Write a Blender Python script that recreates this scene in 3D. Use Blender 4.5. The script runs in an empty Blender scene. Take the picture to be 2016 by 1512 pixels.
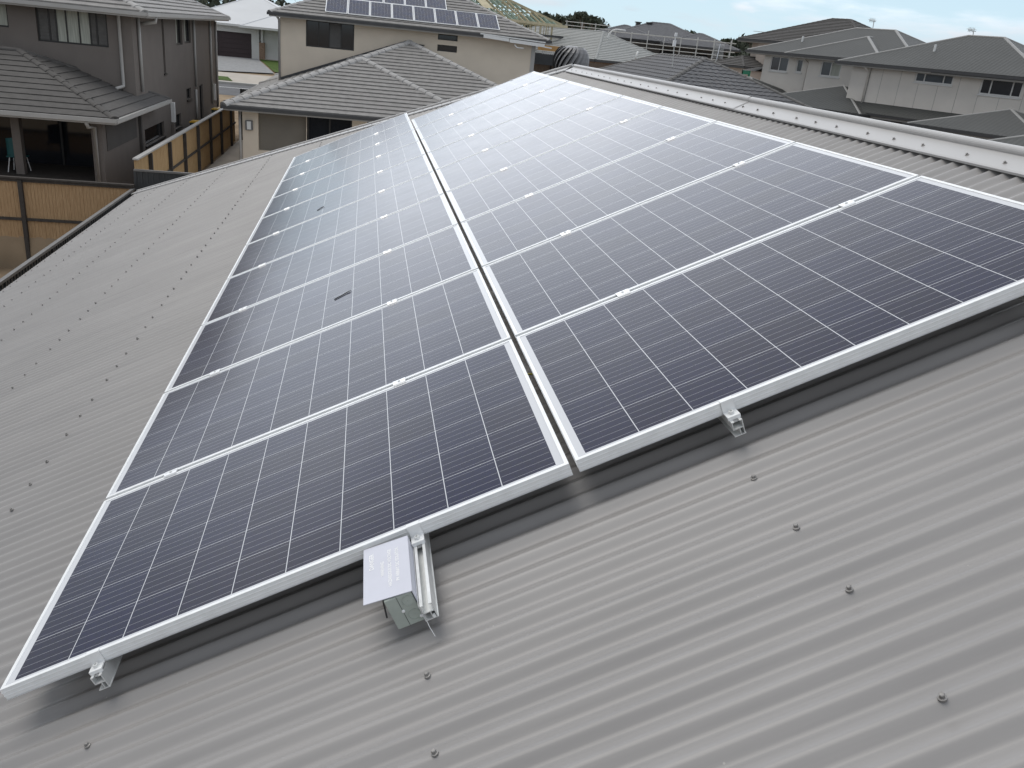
import bpy, math, random
from mathutils import Vector, Matrix
random.seed(7)
SC = bpy.context.scene
COL = SC.collection

# ---------------------------------------------------------------- camera
FPX = 1650.30612
R0 = Vector((0.98288167, -0.15774892, 0.09517829))     # right
R1 = Vector((0.02700844, -0.38765424, -0.9214091))     # down
R2 = Vector((0.18224756, 0.90820673, -0.3767577))      # forward
CAM = Vector((0.922397507, -1.94673510, 1.74128905))
PITCH = 0.442245238
CT, ST = math.cos(PITCH), math.sin(PITCH)
cd = bpy.data.cameras.new("camera")
cam = bpy.data.objects.new("camera", cd); COL.objects.link(cam)
cd.sensor_width = 36.0; cd.lens = FPX / 2016 * 36.0; cd.clip_start = 0.05; cd.clip_end = 6000
cam.matrix_world = Matrix(((R0.x, -R1.x, -R2.x, CAM.x), (R0.y, -R1.y, -R2.y, CAM.y), (R0.z, -R1.z, -R2.z, CAM.z), (0, 0, 0, 1)))
SC.camera = cam

# ---------------------------------------------------------------- sky, sun, exposure
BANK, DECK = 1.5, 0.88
SUN_EL, SUN_AZ = math.radians(60), math.radians(-48)     # azimuth from +Y towards +X
w = bpy.data.worlds.new("World"); SC.world = w; w.use_nodes = True
nt = w.node_tree; nt.nodes.clear()
def wn(t, **k):
    n = nt.nodes.new(t)
    for a, b in k.items(): setattr(n, a, b)
    return n
out = wn('ShaderNodeOutputWorld'); bg = wn('ShaderNodeBackground'); bg2 = wn('ShaderNodeBackground'); mixs = wn('ShaderNodeMixShader')
sky = wn('ShaderNodeTexSky', sky_type='NISHITA', sun_disc=False, sun_elevation=SUN_EL, sun_rotation=SUN_AZ)
sky.altitude = 50; sky.air_density = 1.0; sky.dust_density = 0.4; sky.ozone_density = 1.6
bg.inputs['Strength'].default_value = 0.115
nt.links.new(sky.outputs[0], bg.inputs['Color'])
tc = wn('ShaderNodeTexCoord'); sep = wn('ShaderNodeSeparateXYZ'); nt.links.new(tc.outputs['Generated'], sep.inputs[0])
# cloud layer: direction projected on a flat cloud deck
zc = wn('ShaderNodeMath', operation='MAXIMUM'); zc.inputs[1].default_value = 0.0; nt.links.new(sep.outputs['Z'], zc.inputs[0])
za = wn('ShaderNodeMath', operation='ADD'); za.inputs[1].default_value = 0.16; nt.links.new(zc.outputs[0], za.inputs[0])
dx = wn('ShaderNodeMath', operation='DIVIDE'); dy = wn('ShaderNodeMath', operation='DIVIDE')
nt.links.new(sep.outputs['X'], dx.inputs[0]); nt.links.new(za.outputs[0], dx.inputs[1])
nt.links.new(sep.outputs['Y'], dy.inputs[0]); nt.links.new(za.outputs[0], dy.inputs[1])
cmb = wn('ShaderNodeCombineXYZ'); nt.links.new(dx.outputs[0], cmb.inputs[0]); nt.links.new(dy.outputs[0], cmb.inputs[1])
no = wn('ShaderNodeTexNoise'); no.inputs['Scale'].default_value = 1.15; no.inputs['Detail'].default_value = 7; no.inputs['Roughness'].default_value = 0.55
nt.links.new(cmb.outputs[0], no.inputs['Vector'])
# coverage rises with elevation: thin near the horizon, almost closed overhead
cov = wn('ShaderNodeMapRange'); cov.inputs['From Min'].default_value = 0.0; cov.inputs['From Max'].default_value = 0.30
cov.inputs['To Min'].default_value = -0.12; cov.inputs['To Max'].default_value = 0.34
nt.links.new(sep.outputs['Z'], cov.inputs['Value'])
cs = wn('ShaderNodeMath', operation='ADD'); nt.links.new(no.outputs['Fac'], cs.inputs[0]); nt.links.new(cov.outputs[0], cs.inputs[1])
cr = wn('ShaderNodeMapRange', interpolation_type='SMOOTHSTEP'); cr.inputs['From Min'].default_value = 0.46; cr.inputs['From Max'].default_value = 0.70
lf = wn('ShaderNodeMapRange', interpolation_type='SMOOTHSTEP'); lf.inputs['From Min'].default_value = -0.10; lf.inputs['From Max'].default_value = -0.45; lf.inputs['To Min'].default_value = 0.0; lf.inputs['To Max'].default_value = 0.22
nt.links.new(sep.outputs['X'], lf.inputs['Value']); cs2 = wn('ShaderNodeMath', operation='ADD'); nt.links.new(cs.outputs[0], cs2.inputs[0]); nt.links.new(lf.outputs[0], cs2.inputs[1])
lf2 = wn('ShaderNodeMapRange', interpolation_type='SMOOTHSTEP'); lf2.inputs['From Min'].default_value = 0.45; lf2.inputs['From Max'].default_value = 0.10; lf2.inputs['To Max'].default_value = 0.16
nt.links.new(sep.outputs['X'], lf2.inputs['Value']); lz = wn('ShaderNodeMapRange'); lz.inputs['From Min'].default_value = 0.06; lz.inputs['From Max'].default_value = 0.12; nt.links.new(sep.outputs['Z'], lz.inputs['Value'])
lm = wn('ShaderNodeMath', operation='MULTIPLY'); nt.links.new(lf2.outputs[0], lm.inputs[0]); nt.links.new(lz.outputs[0], lm.inputs[1]); cs3 = wn('ShaderNodeMath', operation='ADD'); nt.links.new(cs2.outputs[0], cs3.inputs[0]); nt.links.new(lm.outputs[0], cs3.inputs[1]); nt.links.new(cs3.outputs[0], cr.inputs['Value'])
# small puffs low over the horizon
no3 = wn('ShaderNodeTexNoise'); no3.inputs['Scale'].default_value = 7.0; no3.inputs['Detail'].default_value = 4
mp3 = wn('ShaderNodeMapping'); mp3.inputs['Scale'].default_value = (1, 1, 3.2); mp3.inputs['Location'].default_value = (0.3, 0.1, 0.6)
nt.links.new(tc.outputs['Generated'], mp3.inputs['Vector']); nt.links.new(mp3.outputs[0], no3.inputs['Vector'])
cr3 = wn('ShaderNodeMapRange', interpolation_type='SMOOTHSTEP'); cr3.inputs['From Min'].default_value = 0.565; cr3.inputs['From Max'].default_value = 0.66
nt.links.new(no3.outputs['Fac'], cr3.inputs['Value'])
mxc = wn('ShaderNodeMath', operation='MAXIMUM'); nt.links.new(cr.outputs[0], mxc.inputs[0]); nt.links.new(cr3.outputs[0], mxc.inputs[1])
mul = wn('ShaderNodeMath', operation='MULTIPLY'); mul.inputs[1].default_value = 0.88; nt.links.new(mxc.outputs[0], mul.inputs[0])
no2 = wn('ShaderNodeTexNoise'); no2.inputs['Scale'].default_value = 0.6; no2.inputs['Detail'].default_value = 4
nt.links.new(cmb.outputs[0], no2.inputs['Vector'])
ccr = wn('ShaderNodeValToRGB'); ccr.color_ramp.elements[0].position = 0.34; ccr.color_ramp.elements[0].color = (0.46, 0.50, 0.56, 1)
ccr.color_ramp.elements[1].position = 0.66; ccr.color_ramp.elements[1].color = (0.86, 0.89, 0.94, 1)
nt.links.new(no2.outputs['Fac'], ccr.inputs[0]); nt.links.new(ccr.outputs[0], bg2.inputs['Color'])
def mrange(src, f0, f1, t0, t1):
    n = wn('ShaderNodeMapRange', interpolation_type='SMOOTHSTEP')
    for k, v in (('From Min', f0), ('From Max', f1), ('To Min', t0), ('To Max', t1)): n.inputs[k].default_value = v
    nt.links.new(src, n.inputs['Value']); return n.outputs[0]
def wmath(op, a, b):
    n = wn('ShaderNodeMath', operation=op)
    for i, v in enumerate((a, b)):
        if isinstance(v, (int, float)): n.inputs[i].default_value = v
        else: nt.links.new(v, n.inputs[i])
    return n.outputs[0]
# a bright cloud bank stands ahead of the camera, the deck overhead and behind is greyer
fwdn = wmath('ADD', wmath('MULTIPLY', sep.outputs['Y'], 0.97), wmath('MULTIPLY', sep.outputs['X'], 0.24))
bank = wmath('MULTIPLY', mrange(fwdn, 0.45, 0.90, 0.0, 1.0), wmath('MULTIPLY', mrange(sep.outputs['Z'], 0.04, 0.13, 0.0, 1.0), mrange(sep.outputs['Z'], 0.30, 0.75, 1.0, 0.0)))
left = wmath('MULTIPLY', mrange(wmath('MULTIPLY', sep.outputs['X'], -1.0), 0.12, 0.50, 0.0, 0.70), mrange(sep.outputs['Z'], 0.28, 0.50, 0.0, 1.0))   # upper left sky dimmed out of view, added to darken near panel reflections
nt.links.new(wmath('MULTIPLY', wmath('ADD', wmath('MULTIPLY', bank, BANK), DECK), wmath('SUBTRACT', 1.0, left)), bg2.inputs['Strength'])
# thin pale haze over the blue near the horizon
bg3 = wn('ShaderNodeBackground'); bg3.inputs['Color'].default_value = (0.50, 0.66, 0.77, 1); bg3.inputs['Strength'].default_value = 1.0
hz = wn('ShaderNodeMapRange'); hz.inputs['From Min'].default_value = 0.0; hz.inputs['From Max'].default_value = 0.45; hz.inputs['To Min'].default_value = 0.88; hz.inputs['To Max'].default_value = 0.35
nt.links.new(sep.outputs['Z'], hz.inputs['Value']); mixh = wn('ShaderNodeMixShader')
nt.links.new(hz.outputs[0], mixh.inputs[0]); nt.links.new(bg.outputs[0], mixh.inputs[1]); nt.links.new(bg3.outputs[0], mixh.inputs[2])
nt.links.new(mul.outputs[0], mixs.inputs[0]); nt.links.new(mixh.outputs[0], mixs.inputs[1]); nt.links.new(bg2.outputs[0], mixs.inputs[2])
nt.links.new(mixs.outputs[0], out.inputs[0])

sd = bpy.data.lights.new("sun", 'SUN'); so = bpy.data.objects.new("sun", sd); COL.objects.link(so)
sd.energy = 1.35; sd.angle = math.radians(42); sd.color = (1.0, 0.96, 0.9)
so.rotation_euler = (math.pi / 2 - SUN_EL, 0, -SUN_AZ + math.pi)
sdir = Vector((math.sin(SUN_AZ) * math.cos(SUN_EL), math.cos(SUN_AZ) * math.cos(SUN_EL), math.sin(SUN_EL)))
so.rotation_euler = sdir.to_track_quat('Z', 'Y').to_euler(); so.location = (0, 0, 30)
SC.view_settings.view_transform = 'Standard'; SC.view_settings.look = 'None'
SC.view_settings.exposure = 0.33; SC.view_settings.gamma = 1.0; SC.view_settings.use_curve_mapping = False

# ---------------------------------------------------------------- measuring helpers
def ray(px, py):
    return R0 * ((px - 1008) / FPX) + R1 * ((py - 756) / FPX) + R2
def onplane(px, py, n, o):
    n = Vector(n); d = ray(px, py); s = n.dot(Vector(o) - CAM) / n.dot(d); return CAM + d * s
def atY(px, py, Y): return onplane(px, py, (0, 1, 0), (0, Y, 0))
def atX(px, py, X): return onplane(px, py, (1, 0, 0), (X, 0, 0))
def atZ(px, py, Z): return onplane(px, py, (0, 0, 1), (0, 0, Z))
def atD(px, py, D):
    d = ray(px, py); return CAM + d * (D / math.hypot(d.x, d.y))
def RP(s, y, h=0.0):           # roof-plane coordinates: s up the slope, y along the ridge, h below the panel faces
    return Vector((s * CT + h * ST, y, s * ST - h * CT))

# ---------------------------------------------------------------- materials
MATS = {}
def mat(name, col, rough=0.6, metal=0.0, spec=0.5, var=0.12, scale=6.0, bump=0.0, bscale=60.0, col2=None, stretch=None, coat=0.0):
    if name in MATS: return MATS[name]
    m = bpy.data.materials.new(name); m.use_nodes = True; t = m.node_tree; b = t.nodes['Principled BSDF']
    b.inputs['Roughness'].default_value = rough; b.inputs['Metallic'].default_value = metal
    b.inputs['Specular IOR Level'].default_value = spec; b.inputs['Coat Weight'].default_value = coat
    c = t.nodes.new('ShaderNodeTexCoord'); mp = t.nodes.new('ShaderNodeMapping'); t.links.new(c.outputs['Object'], mp.inputs[0])
    if stretch: mp.inputs['Scale'].default_value = stretch
    n = t.nodes.new('ShaderNodeTexNoise'); n.inputs['Scale'].default_value = scale; n.inputs['Detail'].default_value = 6
    t.links.new(mp.outputs[0], n.inputs['Vector'])
    r = t.nodes.new('ShaderNodeValToRGB'); c2 = col2 or tuple(min(1, x * (1 + var)) for x in col); c1 = col if col2 else tuple(x * (1 - var) for x in col)
    r.color_ramp.elements[0].position = 0.32; r.color_ramp.elements[1].position = 0.68
    r.color_ramp.elements[0].color = (*c1, 1); r.color_ramp.elements[1].color = (*c2, 1)
    t.links.new(n.outputs['Fac'], r.inputs[0]); t.links.new(r.outputs[0], b.inputs['Base Color'])
    if bump:
        n2 = t.nodes.new('ShaderNodeTexNoise'); n2.inputs['Scale'].default_value = bscale; n2.inputs['Detail'].default_value = 3
        t.links.new(c.outputs['Object'], n2.inputs['Vector'])
        bp = t.nodes.new('ShaderNodeBump'); bp.inputs['Strength'].default_value = bump; bp.inputs['Distance'].default_value = 0.01
        t.links.new(n2.outputs['Fac'], bp.inputs['Height']); t.links.new(bp.outputs[0], b.inputs['Normal'])
    MATS[name] = m; return m

ROOFM = mat('grey_painted_steel', (0.296, 0.285, 0.279), 0.40, 0, 0.5, 0.05, 1.3)
CAPM = mat('ridge_flashing_steel', (0.45, 0.443, 0.437), 0.42, 0, 0.5, 0.03, 2.0)
ALU = mat('anodised_aluminium', (0.86, 0.87, 0.87), 0.36, 0.1, 0.5, 0.05, 20)
CLAMPM = mat('bright_clamp_metal', (0.93, 0.93, 0.93), 0.32, 0.55, 0.5, 0.02, 20)
ALUD = mat('aluminium_section', (0.72, 0.73, 0.72), 0.38, 0.3, 0.5, 0.08, 30)
STEEL = mat('zinc_screw', (0.27, 0.26, 0.25), 0.45, 0.4, 0.5, 0.2, 80)
BACK = mat('white_backsheet', (0.78, 0.79, 0.80), 0.5, 0, 0.5, 0.03, 10)
PVC = mat('grey_green_plastic', (0.40, 0.44, 0.40), 0.5, 0, 0.4, 0.05, 30)
SHROUD = mat('pale_lilac_plastic', (0.60, 0.61, 0.68), 0.45, 0, 0.5, 0.03, 12)
LETTER = mat('white_lettering', (0.95, 0.95, 0.95), 0.5, 0, 0.4, 0.01, 10)
BLACK = mat('black_plastic', (0.02, 0.02, 0.022), 0.5)
TAUPE = mat('taupe_render', (0.175, 0.154, 0.140), 0.85, 0, 0.2, 0.05, 1.5, 0.15, 40)
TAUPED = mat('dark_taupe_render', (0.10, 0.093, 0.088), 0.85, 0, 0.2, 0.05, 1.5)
CREAM = mat('cream_render', (0.72, 0.63, 0.52), 0.88, 0, 0.2, 0.04, 1.4, 0.2, 40)
CLAD = mat('stone_grey_cladding', (0.70, 0.655, 0.60), 0.7, 0, 0.3, 0.04, 1.2)
CLADJ = mat('cladding_joint', (0.40, 0.385, 0.36), 0.8)
TILE = mat('grey_concrete_tile', (0.245, 0.235, 0.225), 0.72, 0, 0.3, 0.14, 5.0, 0.2, 90)
TILECAP = mat('grey_ridge_tile', (0.36, 0.35, 0.34), 0.7, 0, 0.3, 0.12, 4.0)
TILED = mat('charcoal_tile', (0.10, 0.10, 0.105), 0.62, 0, 0.4, 0.12, 5.0)
TILEDC = mat('charcoal_ridge_tile', (0.11, 0.105, 0.10), 0.65, 0, 0.4, 0.12, 5.0)
TILEE = mat('hazy_grey_tile', (0.17, 0.17, 0.178), 0.8, 0, 0.3, 0.08, 3.0)  # paler bluish grey, distance haze put into the tile colour
TILEB = mat('brown_grey_tile', (0.082, 0.077, 0.073), 0.75, 0, 0.3, 0.12, 5.0)
TILEG = mat('pale_grey_tile', (0.31, 0.315, 0.305), 0.72, 0, 0.3, 0.1, 5.0)
GUT = mat('pale_gutter', (0.40, 0.39, 0.375), 0.45, 0, 0.5, 0.04, 4)
GUTD = mat('dark_gutter', (0.055, 0.055, 0.057), 0.5, 0, 0.5, 0.1, 4)
SOFF = mat('soffit_board', (0.36, 0.35, 0.34), 0.8)
WHITE = mat('white_paint', (0.74, 0.74, 0.73), 0.5, 0, 0.5, 0.03, 5)
FRAME = mat('black_window_frame', (0.022, 0.021, 0.021), 0.45, 0, 0.5, 0.1)
WFRAME = mat('white_window_frame', (0.66, 0.65, 0.63), 0.45, 0, 0.5, 0.03)
GLASS = mat('dark_window_glass', (0.018, 0.020, 0.025), 0.07, 0, 0.6, 0.15, 0.8)
GLASSB = mat('bluish_window_glass', (0.07, 0.085, 0.10), 0.12, 0, 0.6, 0.2, 0.8)
CURT = mat('pale_curtain', (0.40, 0.41, 0.36), 0.8, 0, 0.3, 0.18, 4.0, stretch=(6, 6, 0.4))
SHUT = mat('grey_shutter', (0.11, 0.105, 0.10), 0.6, 0, 0.4, 0.1)
DARKIN = mat('dark_interior', (0.012, 0.013, 0.014), 0.9)  # near-black colour standing in for unlit interiors
BLIND = mat('fawn_roller_blind', (0.20, 0.182, 0.155), 0.8, 0, 0.2, 0.05, 2)
PAL = mat('timber_paling', (0.36, 0.225, 0.105), 0.85, 0, 0.2, 0.0, 9.0, 0.3, 50, col2=(0.47, 0.33, 0.18), stretch=(7, 7, 0.5))
PAL2 = mat('new_timber_paling', (0.34, 0.215, 0.115), 0.85, 0, 0.2, 0.0, 9.0, 0.3, 50, col2=(0.47, 0.32, 0.185), stretch=(7, 7, 0.5))
FPOST = mat('dark_fence_post', (0.062, 0.055, 0.050), 0.8, 0, 0.2, 0.15, 8)
SFENCE = mat('dark_steel_fence', (0.040, 0.043, 0.046), 0.45, 0, 0.5, 0.08, 3)
SFCAP = mat('grey_fence_cap', (0.16, 0.155, 0.15), 0.5, 0, 0.5, 0.08, 3)
PLINTH = mat('pale_sleeper', (0.32, 0.27, 0.21), 0.9, 0, 0.2, 0.15, 4)
CONC = mat('concrete_path', (0.44, 0.40, 0.35), 0.9, 0, 0.2, 0.07, 1.2)
DRIVE = mat('grey_exposed_aggregate', (0.27, 0.27, 0.27), 0.9, 0, 0.2, 0.1, 3.0, 0.3, 50)
ASPH = mat('asphalt', (0.13, 0.13, 0.135), 0.92, 0, 0.2, 0.12, 2.0, 0.3, 60)
PAINT = mat('road_paint', (0.7, 0.7, 0.68), 0.7)
KERB = mat('kerb_concrete', (0.42, 0.41, 0.38), 0.9, 0, 0.2, 0.08, 2)
GRASSM = mat('verge_grass', (0.05, 0.085, 0.02), 0.95, 0, 0.1, 0.0, 3.0, 0.5, 90, col2=(0.095, 0.14, 0.04))
DIRT = mat('bare_ground', (0.20, 0.15, 0.10), 0.95, 0, 0.1, 0.0, 0.7, 0.5, 9, col2=(0.33, 0.25, 0.17))
METR = mat('far_metal_roof', (0.125, 0.125, 0.12), 0.45, 0, 0.5, 0.05, 0.6)
METD = mat('dark_metal_roof', (0.07, 0.072, 0.070), 0.5, 0, 0.45, 0.05, 0.6)
METCAP = mat('far_ridge_flashing', (0.24, 0.235, 0.225), 0.45, 0, 0.5, 0.05, 2)
WROOF = mat('pale_metal_roof', (0.56, 0.57, 0.58), 0.45, 0, 0.5, 0.03, 0.8)
WWALL = mat('white_rendered_wall', (0.60, 0.60, 0.58), 0.85, 0, 0.2, 0.04, 1)
PINK = mat('pinkish_render', (0.56, 0.48, 0.42), 0.85, 0, 0.2, 0.07, 1.2)
GARAGE = mat('dark_brown_garage_door', (0.055, 0.040, 0.042), 0.6, 0, 0.3, 0.05)
BRICK = mat('brown_brick', (0.26, 0.18, 0.13), 0.9, 0, 0.2, 0.25, 9, 0.2, 30)
TIM = mat('raw_framing_timber', (0.50, 0.44, 0.30), 0.8, 0, 0.3, 0.12, 3)
TIMG = mat('green_tinted_timber', (0.33, 0.42, 0.35), 0.8, 0, 0.3, 0.15, 3)
ORANGE = mat('orange_engineered_beam', (0.52, 0.30, 0.12), 0.7, 0, 0.3, 0.1, 3)
GALV = mat('galvanised_tube', (0.52, 0.525, 0.51), 0.5, 0.2, 0.5, 0.12, 6)
LEAF = mat('eucalypt_foliage', (0.052, 0.062, 0.048), 0.8, 0, 0.2, 0.0, 0.35, col2=(0.11, 0.125, 0.092))  # foliage colour lightened to stand in for distance haze
LEAF2 = mat('lighter_foliage', (0.035, 0.046, 0.026), 0.8, 0, 0.2, 0.0, 0.35, col2=(0.080, 0.095, 0.060))
BARK = mat('grey_bark', (0.16, 0.14, 0.12), 0.9)
VENT = mat('turbine_vent_steel', (0.17, 0.17, 0.175), 0.42, 0.2, 0.5, 0.08, 8)
TEAL = mat('teal_plastic', (0.006, 0.085, 0.09), 0.5)
YEL = mat('yellow_bin_lid', (0.62, 0.38, 0.04), 0.5)
BIN = mat('dark_green_bin', (0.03, 0.05, 0.045), 0.5)
TWIG = mat('dry_twig', (0.025, 0.022, 0.02), 0.8)
GREEN = mat('green_mesh', (0.03, 0.20, 0.12), 0.7)
CABLE = mat('yellow_green_cable', (0.5, 0.45, 0.04), 0.5)
FOAM = mat('white_box', (0.75, 0.76, 0.78), 0.5)

def ribbed(name, col, pitch, rough=0.45):
    if name in MATS: return MATS[name]
    m = mat(name, col, rough, 0, 0.15, 0.05, 0.6); t = m.node_tree; b = t.nodes['Principled BSDF']
    uv = t.nodes.new('ShaderNodeUVMap'); wv = t.nodes.new('ShaderNodeTexWave'); wv.bands_direction = 'X'
    wv.inputs['Scale'].default_value = 0.314 / pitch
    bp = t.nodes.new('ShaderNodeBump'); bp.inputs['Strength'].default_value = 0.6; bp.inputs['Distance'].default_value = 0.012
    t.links.new(uv.outputs[0], wv.inputs['Vector']); t.links.new(wv.outputs['Fac'], bp.inputs['Height']); t.links.new(bp.outputs[0], b.inputs['Normal'])
    return m
METR = ribbed('far_ribbed_roof', (0.085, 0.086, 0.083), 0.2, 0.6)
METD = ribbed('dark_ribbed_roof', (0.060, 0.062, 0.060), 0.2, 0.62)

def cell_material(name, nx, ny, L, W, mL, mW, bus, base, rough):
    m = bpy.data.materials.new(name); m.use_nodes = True; t = m.node_tree; b = t.nodes['Principled BSDF']
    N = t.nodes.new; K = t.links.new
    uv = N('ShaderNodeUVMap'); sp = N('ShaderNodeSeparateXYZ'); K(uv.outputs[0], sp.inputs[0])
    def M(op, a, c=None, clamp=False):
        n = N('ShaderNodeMath'); n.operation = op; n.use_clamp = clamp
        for i, v in enumerate((a, c)):
            if v is None: continue
            if isinstance(v, (int, float)): n.inputs[i].default_value = v
            else: K(v, n.inputs[i])
        return n.outputs[0]
    pL, pW = (L - 2 * mL) / nx, (W - 2 * mW) / ny
    cu = M('DIVIDE', M('SUBTRACT', sp.outputs[0], mL), pL); cv = M('DIVIDE', M('SUBTRACT', sp.outputs[1], mW), pW)
    fu = M('FRACT', cu); fv = M('FRACT', cv)
    def near_edge(f, p, wd):
        d = M('MULTIPLY', M('MINIMUM', f, M('SUBTRACT', 1.0, f)), p); return M('LESS_THAN', d, wd)
    line = M('MAXIMUM', near_edge(fu, pL, 0.0013), near_edge(fv, pW, 0.0009))
    bf = M('FRACT', M('MULTIPLY', fv, bus)); bd = M('MULTIPLY', M('ABSOLUTE', M('SUBTRACT', bf, 0.5)), pW / bus)
    inb = M('GREATER_THAN', M('MULTIPLY', M('MINIMUM', fu, M('SUBTRACT', 1.0, fu)), pL), 0.004)
    busl = M('MULTIPLY', M('LESS_THAN', bd, 0.0006), inb)
    o1 = M('MAXIMUM', M('LESS_THAN', cu, 0.0), M('GREATER_THAN', cu, float(nx)))
    o2 = M('MAXIMUM', M('LESS_THAN', cv, 0.0), M('GREATER_THAN', cv, float(ny)))
    white = M('MAXIMUM', line, M('MAXIMUM', o1, o2))
    # per-cell tint and crystal grain
    cc = N('ShaderNodeCombineXYZ'); K(M('FLOOR', cu), cc.inputs[0]); K(M('FLOOR', cv), cc.inputs[1])
    oi = N('ShaderNodeObjectInfo'); K(M('MULTIPLY', oi.outputs['Random'], 50.0), cc.inputs[2])
    wnz = N('ShaderNodeTexWhiteNoise'); wnz.noise_dimensions = '3D'; K(cc.outputs[0], wnz.inputs['Vector'])
    ra = N('ShaderNodeValToRGB'); ra.color_ramp.elements[0].color = (base[0] * 0.8, base[1] * 0.85, base[2] * 1.15, 1)
    ra.color_ramp.elements[1].color = (base[0] * 1.35, base[1] * 1.1, base[2] * 0.85, 1); K(wnz.outputs['Value'], ra.inputs[0])
    vo = N('ShaderNodeTexVoronoi'); vo.inputs['Scale'].default_value = 95; K(uv.outputs[0], vo.inputs['Vector'])
    mixg = N('ShaderNodeMixRGB'); mixg.blend_type = 'MULTIPLY'; mixg.inputs[0].default_value = 0.28
    K(ra.outputs[0], mixg.inputs[1]); K(vo.outputs['Color'], mixg.inputs[2])
    m1 = N('ShaderNodeMixRGB'); K(busl, m1.inputs[0]); K(mixg.outputs[0], m1.inputs[1]); m1.inputs[2].default_value = (0.30, 0.30, 0.33, 1)
    m2 = N('ShaderNodeMixRGB'); K(white, m2.inputs[0]); K(m1.outputs[0], m2.inputs[1]); m2.inputs[2].default_value = (0.60, 0.61, 0.63, 1)
    K(m2.outputs[0], b.inputs['Base Color'])
    b.inputs['Roughness'].default_value = 0.6; b.inputs['Specular IOR Level'].default_value = 0.0
    b.inputs['Coat Weight'].default_value = 1.0; b.inputs['Coat Roughness'].default_value = rough; b.inputs['Coat IOR'].default_value = 1.38
    # dust film makes the gloss slightly uneven
    dn = N('ShaderNodeTexNoise'); dn.inputs['Scale'].default_value = 3.0; K(uv.outputs[0], dn.inputs['Vector'])
    mr = N('ShaderNodeMapRange'); mr.inputs['To Min'].default_value = rough * 0.75; mr.inputs['To Max'].default_value = rough * 1.3
    K(dn.outputs['Fac'], mr.inputs['Value']); K(mr.outputs[0], b.inputs['Coat Roughness'])
    return m

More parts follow.
